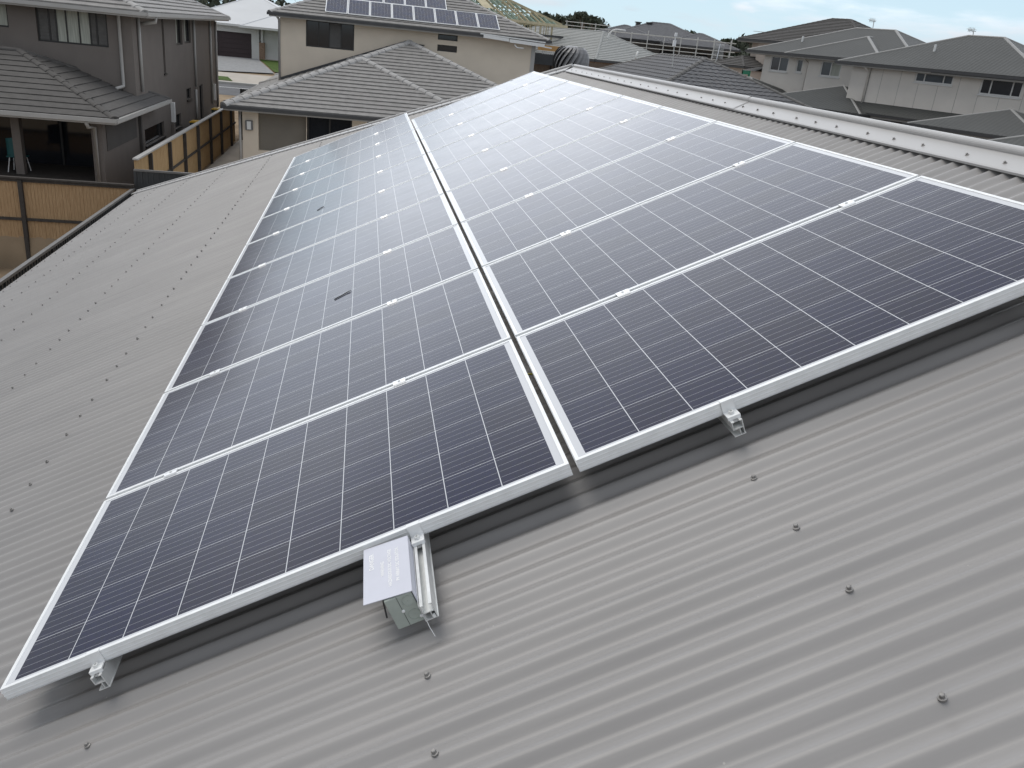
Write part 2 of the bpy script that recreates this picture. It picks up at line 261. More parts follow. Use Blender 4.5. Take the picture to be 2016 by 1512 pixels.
# ---------------------------------------------------------------- mesh helpers
class MB:
    def __init__(s, O=(0, 0, 0), u=(1, 0, 0), v=(0, 1, 0), w=(0, 0, 1)):
        s.V = []; s.F = []; s.UV = []; s.O = Vector(O); s.u = Vector(u); s.v = Vector(v); s.w = Vector(w)
    def P(s, p): return s.O + s.u * p[0] + s.v * p[1] + s.w * p[2]
    def poly(s, pts, uv=None, raw=False):
        i = len(s.V); s.V += [Vector(p) if raw else s.P(p) for p in pts]; s.F.append(list(range(i, i + len(pts)))); s.UV.append(uv or [(0, 0)] * len(pts))
    def box(s, a, b):
        x0, x1 = sorted((a[0], b[0])); y0, y1 = sorted((a[1], b[1])); z0, z1 = sorted((a[2], b[2]))
        c = [(x0, y0, z0), (x1, y0, z0), (x1, y1, z0), (x0, y1, z0), (x0, y0, z1), (x1, y0, z1), (x1, y1, z1), (x0, y1, z1)]
        i = len(s.V); s.V += [s.P(p) for p in c]
        for f in ((0, 3, 2, 1), (4, 5, 6, 7), (0, 1, 5, 4), (1, 2, 6, 5), (2, 3, 7, 6), (3, 0, 4, 7)):
            s.F.append([i + k for k in f]); s.UV.append([(0, 0)] * 4)
        return s
    def bar(s, a, b, w=0.05, h=None, raw=False, up=(0, 0, 1)):     # rectangular bar from a to b
        h = h or w; a = Vector(a) if raw else s.P(a); b = Vector(b) if raw else s.P(b); d = (b - a).normalized()
        x = d.cross(Vector(up)); 
        if x.length < 1e-3: x = d.cross(Vector((1, 0, 0)))
        x.normalize(); y = x.cross(d); i = len(s.V)
        for q in (a, b):
            for sx, sy in ((-1, -1), (1, -1), (1, 1), (-1, 1)): s.V.append(q + x * (sx * w / 2) + y * (sy * h / 2))
        for f in ((0, 1, 2, 3), (7, 6, 5, 4), (0, 4, 5, 1), (1, 5, 6, 2), (2, 6, 7, 3), (3, 7, 4, 0)):
            s.F.append([i + k for k in f]); s.UV.append([(0, 0)] * 4)
        return s
    def tube(s, pts, r, n=8, raw=False, cap=True):
        P = [Vector(p) if raw else s.P(p) for p in pts]; rs = r if isinstance(r, (list, tuple)) else [r] * len(P); i0 = len(s.V); px = None
        for k, p in enumerate(P):
            d = (P[min(k + 1, len(P) - 1)] - P[max(k - 1, 0)]).normalized()
            x = (px - d * px.dot(d)) if px is not None else d.cross(Vector((0.13, 0.27, 0.95)))
            if x.length < 1e-4: x = d.cross(Vector((1, 0, 0)))
            x.normalize(); px = x; y = d.cross(x)
            for j in range(n):
                a = 2 * math.pi * j / n; s.V.append(p + (x * math.cos(a) + y * math.sin(a)) * rs[k])
        for k in range(len(P) - 1):
            for j in range(n):
                a = i0 + k * n + j; b = i0 + k * n + (j + 1) % n; s.F.append([a, b, b + n, a + n]); s.UV.append([(0, 0)] * 4)
        if cap:
            s.F.append([i0 + j for j in range(n)][::-1]); s.UV.append([(0, 0)] * n)
            e = i0 + (len(P) - 1) * n; s.F.append([e + j for j in range(n)]); s.UV.append([(0, 0)] * n)
        return s
    def lathe(s, prof, n=20):       # prof: (r, z) in the frame's w direction
        i0 = len(s.V)
        for r, z in prof:
            for j in range(n):
                a = 2 * math.pi * j / n; s.V.append(s.P((r * math.cos(a), r * math.sin(a), z)))
        for k in range(len(prof) - 1):
            for j in range(n):
                a = i0 + k * n + j; b = i0 + k * n + (j + 1) % n; s.F.append([a, b, b + n, a + n]); s.UV.append([(0, 0)] * 4)
        for e, rev in ((0, True), (len(prof) - 1, False)):
            q = [i0 + e * n + j for j in range(n)]; s.F.append(q[::-1] if rev else q); s.UV.append([(0, 0)] * n)
        return s
    def strip(s, prof, a, b):       # open profile of (v, w) pairs swept along u from a to b
        i = len(s.V)
        for q in (a, b):
            for p in prof: s.V.append(s.P((q, p[0], p[1])))
        n = len(prof)
        for k in range(n - 1): s.F.append([i + k, i + k + 1, i + n + k + 1, i + n + k]); s.UV.append([(0, 0)] * 4)
        return s
    def build(s, name, m, parent=None, smooth=False, local=False, bevel=0.0):
        off = Vector((0, 0, 0))
        if parent is not None and not local:
            p = parent
            while p is not None: off += p.location; p = p.parent
        me = bpy.data.meshes.new(name); me.from_pydata([tuple(v - off) for v in s.V], [], s.F)
        ul = me.uv_layers.new(name='UVMap'); k = 0
        flat = [c for f in s.UV for c in f]
        for li in range(len(ul.data)): ul.data[li].uv = flat[li]
        me.materials.append(m)
        if smooth: me.polygons.foreach_set('use_smooth', [True] * len(me.polygons))
        me.update(); o = bpy.data.objects.new(name, me); COL.objects.link(o)
        if parent is not None: o.parent = parent
        if bevel:
            bm = o.modifiers.new('bevel', 'BEVEL'); bm.width = bevel; bm.segments = 2; bm.limit_method = 'ANGLE'
        return o

def tag(o, label=None, cat=None, group=None, kind=None):
    if label: o['label'] = label
    if cat: o['category'] = cat
    if group: o['group'] = group
    if kind: o['kind'] = kind
    return o
def empty(name, loc, label=None, cat=None, group=None, rot=None):
    o = bpy.data.objects.new(name, None); COL.objects.link(o); o.location = loc; o.empty_display_size = 0.2
    if rot: o.rotation_euler = rot
    return tag(o, label, cat, group)
def copy_tree(o, parent=None):
    c = o.copy(); COL.objects.link(c); c.parent = parent
    for ch in [x for x in ALLCH.get(o.name, [])]: copy_tree(ch, c)
    return c
ALLCH = {}

def interval(P, v):                # convex polygon P of (u, v); cut at height v
    xs = []
    for i in range(len(P)):
        a, b = P[i], P[(i + 1) % len(P)]
        if abs(a[1] - b[1]) < 1e-9:
            if abs(a[1] - v) < 1e-6: xs += [a[0], b[0]]
        elif min(a[1], b[1]) - 1e-9 <= v <= max(a[1], b[1]) + 1e-9:
            xs.append(a[0] + (b[0] - a[0]) * (v - a[1]) / (b[1] - a[1]))
    return (min(xs), max(xs)) if xs else None
def tile_plane(mb, O, e, up, nrm, P, course=0.33, step=0.042, wave=0.0, per=0.3, jitter=1):
    # tiles: overlapping courses, each a shallow wedge; P polygon in (e, up) metres
    vmax = max(p[1] for p in P); v = 0.0
    while v < vmax - 0.02:
        v1 = min(v + course, vmax); a = interval(P, v + 1e-4); b = interval(P, v1 - 1e-4)
        if a and b:
            n = max(1, int((a[1] - a[0]) / (per / 4))) if wave else max(1, int((a[1] - a[0]) / 0.33)) 
            i = len(mb.V)
            for k in range(n + 1):
                t = k / n; ua = a[0] + (a[1] - a[0]) * t; ub = b[0] + (b[1] - b[0]) * t
                wa = wave * math.cos(2 * math.pi * ua / per); wb = wave * math.cos(2 * math.pi * ub / per)
                jit = 0 if wave else random.uniform(-0.002, 0.003)
                mb.V += [O + e * ua + up * (v - 0.02) + nrm * (wa - 0.01), O + e * ua + up * (v - 0.02) + nrm * (step + wa + jit), O + e * ub + up * v1 + nrm * (0.002 + wb)]
            for k in range(n):
                q = i + 3 * k
                mb.F += [[q, q + 3, q + 4, q + 1], [q + 1, q + 4, q + 5, q + 2]]; mb.UV += [[(0, 0)] * 4] * 2
        v = v1
def cap_line(mb, a, b, r=0.11, seg=0.4, smoothcap=False):
    a, b = Vector(a), Vector(b); L = (b - a).length; d = (b - a) / L; n = 1 if smoothcap else max(1, int(L / seg))
    side = d.cross(Vector((0, 0, 1))).normalized(); up = side.cross(d)
    for k in range(n):
        p = a + d * (L * k / n - (0.02 if k else 0)); q = a + d * (L * (k + 1) / n); r0, r1 = r * 1.12, r * 0.95
        if smoothcap: r0 = r1 = r
        i = len(mb.V); m = 6
        for c, rr in ((p, r0), (q, r1)):
            for j in range(m + 1):
                an = math.pi * j / m; mb.V.append(c + side * (math.cos(an) * rr) + up * (math.sin(an) * rr * 0.7 - 0.03))
        for j in range(m): mb.F.append([i + j, i + j + 1, i + m + 2 + j, i + m + 1 + j]); mb.UV.append([(0, 0)] * 4)
        mb.F.append([i + j for j in range(m + 1)]); mb.UV.append([(0, 0)] * (m + 1))

def hip_roof(root, O, u, v, L, W, tan, tiled, mroof, mcap, mgut, wave=0.0, fascia=None, capr=0.13, gutsz=0.11, soffit=True, name='roof', course=0.33, step=0.042):
    """rectangle of eaves: O corner at gutter height, u along L, v along W. Returns ridge ends."""
    O, u, v = Vector(O), Vector(u).normalized(), Vector(v).normalized(); Z = Vector((0, 0, 1))
    h = min(L, W) / 2; zr = h * tan
    if L >= W: A, B = O + u * h + v * h + Z * zr, O + u * (L - h) + v * h + Z * zr
    else: A, B = O + u * h + v * h + Z * zr, O + u * h + v * (W - h) + Z * zr
    c = [O, O + u * L, O + u * L + v * W, O + v * W]
    if L >= W: faces = [(c[0], c[1], B, A), (c[1], c[2], B), (c[2], c[3], A, B), (c[3], c[0], A)]; hips = [(c[0], A), (c[1], B), (c[2], B), (c[3], A)]
    else: faces = [(c[0], c[1], A), (c[1], c[2], B, A), (c[2], c[3], B), (c[3], c[0], A, B)]; hips = [(c[0], A), (c[1], A), (c[2], B), (c[3], B)]
    mb = MB(); cen = O + u * (L / 2) + v * (W / 2)
    for f in faces:
        e = (f[1] - f[0]).normalized(); mid = (f[0] + f[1]) / 2; inw = (cen - mid); inw -= e * inw.dot(e); inw.z = 0; inw.normalize()
        up = (inw + Z * tan).normalized(); n = e.cross(up)
        if n.z < 0: n = -n
        P = [((p - f[0]).dot(e), (p - f[0]).dot(up)) for p in f]
        if tiled: tile_plane(mb, f[0], e, up, n, P, wave=wave, course=course, step=step)
        else: mb.poly(list(f), uv=P, raw=True)
    rf = mb.build(name, mroof, root, smooth=False)
    cb = MB()
    if (B - A).length > 0.05: cap_line(cb, A, B, capr, smoothcap=not tiled)
    for a, b in hips: cap_line(cb, a, b, capr, smoothcap=not tiled)
    cb.build('ridge_cap', mcap, rf)
    g = MB(); s = gutsz
    for i in range(4):
        a, b = c[i], c[(i + 1) % 4]; d = (b - a).normalized(); o = d.cross(Z); 
        if (cen - a).dot(o) > 0: o = -o
        q = a - d * s * 0.5 - Z * s * 0.62 + o * s * 0.4; q2 = b + d * s * 0.5 - Z * s * 0.62 + o * s * 0.4
        g.bar(q, q2, s, s, raw=True)
    g.build('gutter', mgut, rf)
    if soffit:
        f = MB(); dz = Z * (-s * 1.05); i = 0.02
        f.poly([c[0] + dz, c[3] + dz, c[2] + dz, c[1] + dz], raw=True)
        if fascia:
            for k in range(4):
                a, b = c[k] - Z * s * 1.35, c[(k + 1) % 4] - Z * s * 1.35; f.bar(a, b, 0.03, s * 0.55, raw=True)
        f.build('soffit', fascia or SOFF, rf)
    return A, B

def wall(root, O, u, L, z0, z1, holes, m, depth=0.12, name='wall', th=0.2):
    """facade with real openings; u to the right, outward normal = u rotated so that it faces -v"""
    O, u = Vector(O), Vector(u).normalized(); n = Vector((u.y, -u.x, 0)); mb = MB(O=Vector((O.x, O.y, 0)), u=u, v=-n, w=(0, 0, 1))
    xs = sorted({0, L} | {h[0] for h in holes} | {h[1] for h in holes}); zs = sorted({z0, z1} | {h[2] for h in holes} | {h[3] for h in holes})
    for i in range(len(xs) - 1):
        for j in range(len(zs) - 1):
            a, b, c, d = xs[i], xs[i + 1], zs[j], zs[j + 1]
            if b - a < 1e-5 or d - c < 1e-5: continue
            if any(a >= h[0] - 1e-6 and b <= h[1] + 1e-6 and c >= h[2] - 1e-6 and d <= h[3] + 1e-6 for h in holes): continue
            mb.poly([(a, 0, c), (b, 0, c), (b, 0, d), (a, 0, d)])
    for a, b, c, d in [h[:4] for h in holes]:
        D = depth
        mb.poly([(a, 0, c), (a, D, c), (b, D, c), (b, 0, c)]); mb.poly([(a, 0, d), (b, 0, d), (b, D, d), (a, D, d)])
        mb.poly([(a, 0, c), (a, 0, d), (a, D, d), (a, D, c)]); mb.poly([(b, 0, c), (b, D, c), (b, D, d), (b, 0, d)])
    return mb.build(name, m, root)
def window(root, O, u, hole, mf, panes, mullions=(), depth=0.07, fw=0.045, sill=None, name='window', louvre=()):
    """frame at given depth in the opening; panes: list of materials between mullions"""
    O, u = Vector(O), Vector(u).normalized(); n = Vector((u.y, -u.x, 0)); a, b, c, d = hole[:4]
    mb = MB(O=Vector((O.x, O.y, 0)), u=u, v=-n, w=(0, 0, 1)); y0, y1 = depth, depth + 0.05
    e = 0.002
    mb.box((a + e, y0, c + e), (a + fw, y1, d - e)); mb.box((b - fw, y0, c + e), (b - e, y1, d - e)); mb.box((a + fw, y0, c + e), (b - fw, y1, c + fw)); mb.box((a + fw, y0, d - fw), (b - fw, y1, d - e))
    xs = [a + (b - a) * q for q in mullions]
    for x in xs: mb.box((x - fw * 0.4, y0 + 0.003, c + fw), (x + fw * 0.4, y1, d - fw))
    if sill: mb.box((a - 0.03, -0.05, c - 0.06), (b + 0.03, depth, c - 0.002))
    f = mb.build(name, mf, root)
    ed = [a + fw * 0.5] + xs + [b - fw * 0.5]
    for k in range(len(ed) - 1):
        p = MB(O=Vector((O.x, O.y, 0)), u=u, v=-n, w=(0, 0, 1)); m = panes[k % len(panes)]
        p.box((ed[k], y0 + 0.03, c + 0.02), (ed[k + 1], y0 + 0.042, d - 0.02)); p.build('curtain' if m is CURT else 'pane', m, f)
        if k in louvre:
            q = MB(O=Vector((O.x, O.y, 0)), u=u, v=-n, w=(0, 0, 1)); z = c + 0.08
            while z < d - 0.06: q.box((ed[k] + 0.03, y0 + 0.005, z), (ed[k + 1] - 0.03, y0 + 0.028, z + 0.055)); z += 0.1
            q.build('shutter', SHUT, f)
    return f
def pipe(root, pts, r=0.045, m=GUT, name='downpipe'):
    return MB().tube(pts, r, 8, raw=True).build(name, m, root, smooth=True)

# ================================================================ GROUND
G0 = -3.95
GN = -5.15
def gz(y): return GN if y < 21.9 else G0 if y < 46 else (G0 + (y - 46) / 38 * 1.75 if y < 84 else (-2.2 + min(1.0, (y - 84) / 200)))
def ramp(px, py):          # picture point on the sloping street side
    return onplane(px, py, (0, -1.75 / 38, 1), (0, 46, G0))
mb = MB(); ys = [-1500, -60, 21.88, 22.06, 46, 58, 70, 84, 120, 284, 1500, 4000]; xs = [-4000, -400, -60, -20, 20, 60, 400, 4000]
for j in range(len(ys) - 1):
    for i in range(len(xs) - 1):
        mb.poly([(xs[i], ys[j], gz(ys[j])), (xs[i + 1], ys[j], gz(ys[j])), (xs[i + 1], ys[j + 1], gz(ys[j + 1])), (xs[i], ys[j + 1], gz(ys[j + 1]))])
tag(mb.build('ground', DIRT), kind='structure')
def street(name, ya, yb, m, dz, x0=-60, x1=60, kind='structure'):
    mb = MB(); mb.poly([(x0, ya, gz(ya) + dz), (x1, ya, gz(ya) + dz), (x1, yb, gz(yb) + dz), (x0, yb, gz(yb) + dz)]); return tag(mb.build(name, m), kind=kind)
Yr0 = ramp(432, 186).y; Yr1 = ramp(432, 164).y; Yf1 = ramp(432, 147).y
street('road', Yr0, Yr1, ASPH, 0.01)
yl = ramp(432, 171).y; street('road_marking', yl, yl + 0.14, PAINT, 0.016)
mb = MB(); mb.poly([(-60, Yr1, gz(Yr1) + 0.01), (60, Yr1, gz(Yr1) + 0.01), (60, Yr1, gz(Yr1) + 0.15), (-60, Yr1, gz(Yr1) + 0.15)])
mb.poly([(-60, Yr1, gz(Yr1) + 0.15), (60, Yr1, gz(Yr1) + 0.15), (60, Yr1 + 0.3, gz(Yr1 + 0.3) + 0.15), (-60, Yr1 + 0.3, gz(Yr1 + 0.3) + 0.15)])
tag(mb.build('kerb', KERB), kind='structure')
street('footpath', Yr1 + 0.3, Yf1 + 1.0, CONC, 0.12)
a = ramp(430, 158); b = ramp(463, 160)
mb = MB(); mb.poly([(a.x - 6, a.y - 0.5, gz(a.y - 0.5) + 0.15), (b.x, b.y - 1.2, gz(b.y - 1.2) + 0.15), (b.x - 0.7, b.y + 1.2, gz(b.y + 1.2) + 0.15), (a.x - 6, a.y + 1.2, gz(a.y + 1.2) + 0.15)])
tag(mb.build('verge_grass', GRASSM), kind='stuff')
d0, d1, d2, d3 = ramp(426, 146), ramp(540, 147), ramp(508, 117), ramp(424, 112)
mb = MB(); mb.poly([Vector((p.x, p.y, gz(p.y) + 0.10)) for p in (d0 - Vector((5, 0, 0)), d1, d2, d3 - Vector((5, 0, 0)))], raw=True)
tag(mb.build('driveway', DRIVE), kind='structure')
q0, q1, q2 = ramp(541, 144), ramp(548, 126), ramp(511, 117)
mb = MB(); mb.poly([Vector((p.x, p.y, gz(p.y) + 0.09)) for p in (q0, q0 + Vector((8, 0, 0)), q1 + Vector((8, 3, 0)), q2)], raw=True)
tag(mb.build('lawn', GRASSM), kind='stuff')
mb = MB(); mb.poly([(-5.0, 22.3, G0 + 0.02), (5, 22.3, G0 + 0.02), (5, 31, G0 + 0.02), (-3.4, 31, G0 + 0.02), (-3.4, 45, G0 + 0.02), (-5.0, 45, G0 + 0.02)])
tag(mb.build('path', CONC), kind='structure')

# ================================================================ THE ROOF WE STAND ON
SE, SRIDGE = -4.10, 3.800
HA, HB = 12.78, 1.046          # hip line in plan: y = HA - HB * x
def corr_h(y): return 0.1465 - 0.0165 * (0.5 + 0.5 * math.asin(0.91 * math.cos(2 * math.pi * (y - 0.0322) / 0.0762)) / math.asin(0.91))
home = empty('metal_roof_house', (3.58, 4.0, GN), 'house under the camera with a low grey corrugated steel roof carrying the solar array', 'house')
mb = MB(); y = -7.0; stepy = 0.0762 / 12; prev = None
while y < 16.9:
    h = corr_h(y); smax = min(SRIDGE, (HA - y) / HB / CT - h * math.tan(PITCH)); smax = max(smax, SE + 0.001)
    a, b = RP(SE, y, h), RP(smax, y, h); i = len(mb.V); mb.V += [a, b]
    if prev is not None: mb.F.append([prev, i, i + 1, prev + 1]); mb.UV.append([(0, 0)] * 4)
    prev = i; y += stepy
roof = mb.build('roof', ROOFM, home, smooth=True)
t_ = ROOFM.node_tree; b_ = t_.nodes['Principled BSDF']; src = b_.inputs['Base Color'].links[0].from_socket
tc_ = t_.nodes.new('ShaderNodeTexCoord'); mp_ = t_.nodes.new('ShaderNodeMapping'); mp_.inputs['Scale'].default_value = (0.35, 9.0, 0.35); t_.links.new(tc_.outputs['Object'], mp_.inputs[0])
n_ = t_.nodes.new('ShaderNodeTexNoise'); n_.inputs['Scale'].default_value = 1.6; n_.inputs['Detail'].default_value = 8; n_.inputs['Roughness'].default_value = 0.65; t_.links.new(mp_.outputs[0], n_.inputs['Vector'])
r_ = t_.nodes.new('ShaderNodeValToRGB'); r_.color_ramp.elements[0].position = 0.35; r_.color_ramp.elements[1].position = 0.7; r_.color_ramp.elements[0].color = (0.90, 0.90, 0.90, 1); r_.color_ramp.elements[1].color = (1.06, 1.055, 1.045, 1); t_.links.new(n_.outputs['Fac'], r_.inputs[0])
m_ = t_.nodes.new('ShaderNodeMixRGB'); m_.blend_type = 'MULTIPLY'; m_.inputs[0].default_value = 1.0; t_.links.new(src, m_.inputs[1]); t_.links.new(r_.outputs[0], m_.inputs[2])
v_ = t_.nodes.new('ShaderNodeTexVoronoi'); v_.inputs['Scale'].default_value = 9; t_.links.new(tc_.outputs['Object'], v_.inputs['Vector'])
l_ = t_.nodes.new('ShaderNodeMath'); l_.operation = 'LESS_THAN'; l_.inputs[1].default_value = 0.022; t_.links.new(v_.outputs['Distance'], l_.inputs[0])
m2_ = t_.nodes.new('ShaderNodeMixRGB'); m2_.inputs[2].default_value = (0.5, 0.48, 0.45, 1); sc_ = t_.nodes.new('ShaderNodeMath'); sc_.operation = 'MULTIPLY'; sc_.inputs[1].default_value = 0.5
t_.links.new(l_.outputs[0], sc_.inputs[0]); t_.links.new(sc_.outputs[0], m2_.inputs[0]); t_.links.new(m_.outputs[0], m2_.inputs[1]); t_.links.new(m2_.outputs[0], b_.inputs['Base Color'])
RX = RP(SRIDGE, 0, 0.13).x; RZ = RP(SRIDGE, 0, 0.13).z; EX = RP(SE, 0, 0.13).x; EZ = RP(SE, 0, 0.13).z
hx = RX + (RX - EX)
mb = MB(); apexy = HA - HB * RX; cy = HA - HB * EX
mb.poly([(RX, -7, RZ - .01), (hx, -7, EZ), (hx, cy, EZ), (RX, apexy, RZ - .01)], uv=[(0, 0), (0, 8), (20, 8), (16, 0)])
mb.poly([(RX, apexy, RZ - .01), (hx, cy, EZ), (EX, cy, EZ)], uv=[(7, 8), (14, 0), (0, 0)])
mb.build('roof_slope', ROOFM, home)
mb = MB(); mb.box((EX + 0.45, -7, GN), (hx - 0.45, cy - 0.45, EZ - 0.02)); mb.build('wall', CREAM, home)
mb = MB(); mb.poly([(EX, -7, EZ), (RX, -7, RZ), (hx, -7, EZ)]); mb.build('gable', CREAM, home)
# ridge capping in two lapped lengths
def capprof(off=0.0):
    o = off; R = 0.019; pts = [(3.661, 0.1255 - o), (3.662, 0.116 - o), (3.672, 0.113 - o), (3.765, 0.110 - o), (3.775, 0.108 - o)]
    cen = (3.792, 0.100 - o)
    for k in range(9):
        a = math.radians(200 - k * 20); pts.append((cen[0] + R * math.cos(a), cen[1] - R * math.sin(a)))
    return pts
def cap_mesh(y0, y1, off, name):
    pr = capprof(off); L = [RP(s, 0, h) for s, h in pr]; pk = RP(3.800, 0, 0.085 - off).x
    full = L + [Vector((2 * pk - p.x, 0, p.z)) for p in reversed(L)]
    mb = MB(); n = len(full)
    for q in (y0, y1):
        for p in full: mb.V.append(Vector((p.x, q, p.z)))
    for k in range(n - 1): mb.F.append([k, k + 1, n + k + 1, n + k]); mb.UV.append([(0, 0)] * 4)
    return mb.build(name, CAPM, roof, smooth=False)
seam = onplane(1457, 208, (-ST, 0, CT), RP(0, 0, 0.11)).y
c1 = cap_mesh(-7.0, seam + 0.12, 0.0, 'ridge_cap'); c2 = cap_mesh(seam, apexy - 0.25, 0.003, 'ridge_cap')
# hip capping
mb = MB(); ha = Vector((EX, cy, EZ + 0.01)); hb = Vector((RX, apexy - 0.03, RZ + 0.01)); hd = (hb - ha).normalized()
slopeU = Vector((CT, 0, ST)); nn = Vector((-ST, 0, CT)); side = (Vector((0, -1, 0)) - hd * hd.dot(Vector((0, -1, 0)))); side = (side - nn * side.dot(nn)).normalized()
sb = Vector((-side.y, -side.x, side.z)); 
for sg, sv in ((0, side), (1, sb)):
    p = [sv * 0.16 - Vector((0, 0, 0.006)), sv * 0.157 + Vector((0, 0, 0.008)), sv * 0.02 + Vector((0, 0, 0.010))]
    for k in range(2): mb.poly([ha + p[k], hb + p[k], hb + p[k + 1], ha + p[k + 1]], raw=True)
mb.tube([ha + Vector((0, 0, 0.012)), hb + Vector((0, 0, 0.018))], 0.019, 10, raw=True)
mb.build('hip_cap', CAPM, roof)
# gutter along the eave, open, with its brackets
gx0, gx1, gt = EX - 0.015, EX - 0.125, EZ - 0.155
mb = MB(u=(0, 1, 0), v=(1, 0, 0), w=(0, 0, 1))
mb.strip([(gx0, gt + 0.0), (gx0, gt - 0.115), (gx1 + 0.012, gt - 0.115), (gx1, gt - 0.02), (gx1, gt + 0.012), (gx1 + 0.012, gt + 0.012), (gx1 + 0.012, gt + 0.002)], -7, cy + 0.05)
mb.strip([(gx0 + 0.002, gt), (gx0 + 0.002, gt - 0.22), (gx0 + 0.02, gt - 0.22)], -7, cy + 0.05)
mb.box((cy + 0.05, gx1, gt - 0.115), (cy + 0.053, gx0, gt + 0.0))
gut = mb.build('gutter', CAPM, home)
mb = MB(u=(1, 0, 0)); mb.strip([(cy + 0.02, gt), (cy + 0.02, gt - 0.11), (cy + 0.12, gt - 0.11), (cy + 0.13, gt + 0.01)], gx1, hx); mb.build('rear_gutter', CAPM, home)
for yb in (3.2, 4.4, 5.6, 6.8, 8.0, 9.2, 10.40, 11.78, 13.37, 14.40, 15.42, 16.45):
    b = MB(); b.box((gx1 - 0.004, yb - 0.013, gt + 0.012), (gx0 - 0.004, yb + 0.013, gt + 0.019)); b.build('gutter_bracket', WHITE, gut)
# roofing screws
scr = []
for s in (2.072, 1.157, 0.243, -0.717, -1.655, -2.58, -3.42, -3.98, 2.98):
    for k in range(-60, 215):
        if k % 10 not in (1, 4, 7): continue
        yy = 0.0322 + k * 0.0762
        if s > (HA - yy) / HB / CT - 0.25: continue
        if s > -0.1 and s < 3.4 and 0.0 < yy < 9.2 and s != 2.072 and s != 1.157 and s != .243: continue
        if (-0.05 < s < 3.4) and 0.02 < yy < 9.0: continue
        scr.append((s, yy + random.uniform(-.006, .006), 0.128))
for k in range(-60, 120):
    if k % 10 in (1, 4, 7):
        yy = 0.0 + k * 0.0762
        if yy < apexy - 0.3: scr.append((3.705, yy, 0.1115))
for k in range(0, 60):
    q = ha + (hb - ha) * (k / 60) + side * 0.11 + Vector((0, 0, 0.018)); scr.append((q.x * CT + q.z * ST, q.y, q.x * ST - q.z * CT))
def visible(p):
    d = p - CAM; z = d.dot(R2)
    return z > 0.2 and -60 < 1008 + FPX * d.dot(R0) / z < 2076 and -60 < 756 + FPX * d.dot(R1) / z < 1572
scr = [(RP(*q), q) for q in scr]; scr.sort(key=lambda t: (not visible(t[0]), (t[0] - CAM).length))
def screw_mb(q, origin=None):
    mb = MB(O=RP(*q), u=slopeU, v=(0, 1, 0), w=nn)
    mb.lathe([(0.0084, -0.002), (0.0084, 0.0015), (0.006, 0.0025), (0.006, 0.003)], 10); mb.lathe([(0.0055, 0.003), (0.0055, 0.0085), (0.004, 0.0095)], 6)
    return mb
for p, q in scr[:100]: screw_mb(q).build('roof_screw', STEEL, roof)
allm = MB()
for p, q in scr[100:]:
    m_ = screw_mb(q); b = len(allm.V); allm.V += m_.V; allm.F += [[i + b for i in f] for f in m_.F]; allm.UV += m_.UV
tag(allm.build('roof_screws', STEEL, roof), kind='stuff')

# turbine ventilator behind the ridge end
vc = atD(1124, 121, 12.3)
vx, vy = vc.x, vc.y; vb = RZ - (vy - apexy) * math.tan(PITCH) + 0.02
tv = empty('turbine_ventilator', (vx, vy, vb), 'grey spinning turbine roof ventilator just beyond the far end of the ridge', 'roof ventilator')
base = MB(O=(vx, vy, 0)); base.lathe([(0.30, vb - 0.05), (0.20, vb + 0.05), (0.165, vb + 0.08), (0.165, vc.z - 0.17)], 28); base.build('throat', VENT, tv, smooth=True)
Rv, Hv = 0.245, 0.185
hd_ = MB(O=(vx, vy, vc.z)); hd_.lathe([(0.02, Hv + 0.012), (0.05, Hv + 0.01), (0.10, Hv * 0.97), (0.13, Hv * 0.9)], 28); hd_.build('dome', VENT, tv, smooth=True)
hd_ = MB(O=(vx, vy, vc.z)); hd_.lathe([(Rv * 0.72, -Hv * 0.85), (Rv * 0.74, -Hv * 0.95), (0.17, -Hv)], 28); hd_.build('lower_ring', VENT, tv, smooth=True)
core = MB(O=(vx, vy, vc.z)); core.lathe([(0.10, -Hv * 0.9), (Rv * 0.78, -Hv * 0.4), (Rv * 0.82, 0), (Rv * 0.7, Hv * 0.5), (0.08, Hv * 0.9)], 24); core.build('dark_core', BLACK, tv)
nb = 20
for k in range(nb):
    mbv = MB(O=(vx, vy, vc.z)); a0 = 2 * math.pi * k / nb; rows = []
    for j in range(9):
        t = -1 + 2 * j / 8; z = Hv * math.sin(t * 1.25) / math.sin(1.25); rr = Rv * math.cos(t * 1.05) ** 0.75; tw = 0.55 * t; wd = 0.235
        rows.append(((rr * 0.90, a0 + tw), (rr * 0.985, a0 + tw + wd * 0.5), (rr * 1.03, a0 + tw + wd * 1.05), z))
    for j in range(8):
        for m_ in range(2):
            def pt(r_, c_): return (r_[c_][0] * math.cos(r_[c_][1]), r_[c_][0] * math.sin(r_[c_][1]), r_[3])
            mbv.poly([pt(rows[j], m_), pt(rows[j], m_ + 1), pt(rows[j + 1], m_ + 1), pt(rows[j + 1], m_)])
    mbv.build('blade', VENT, tv, smooth=False)

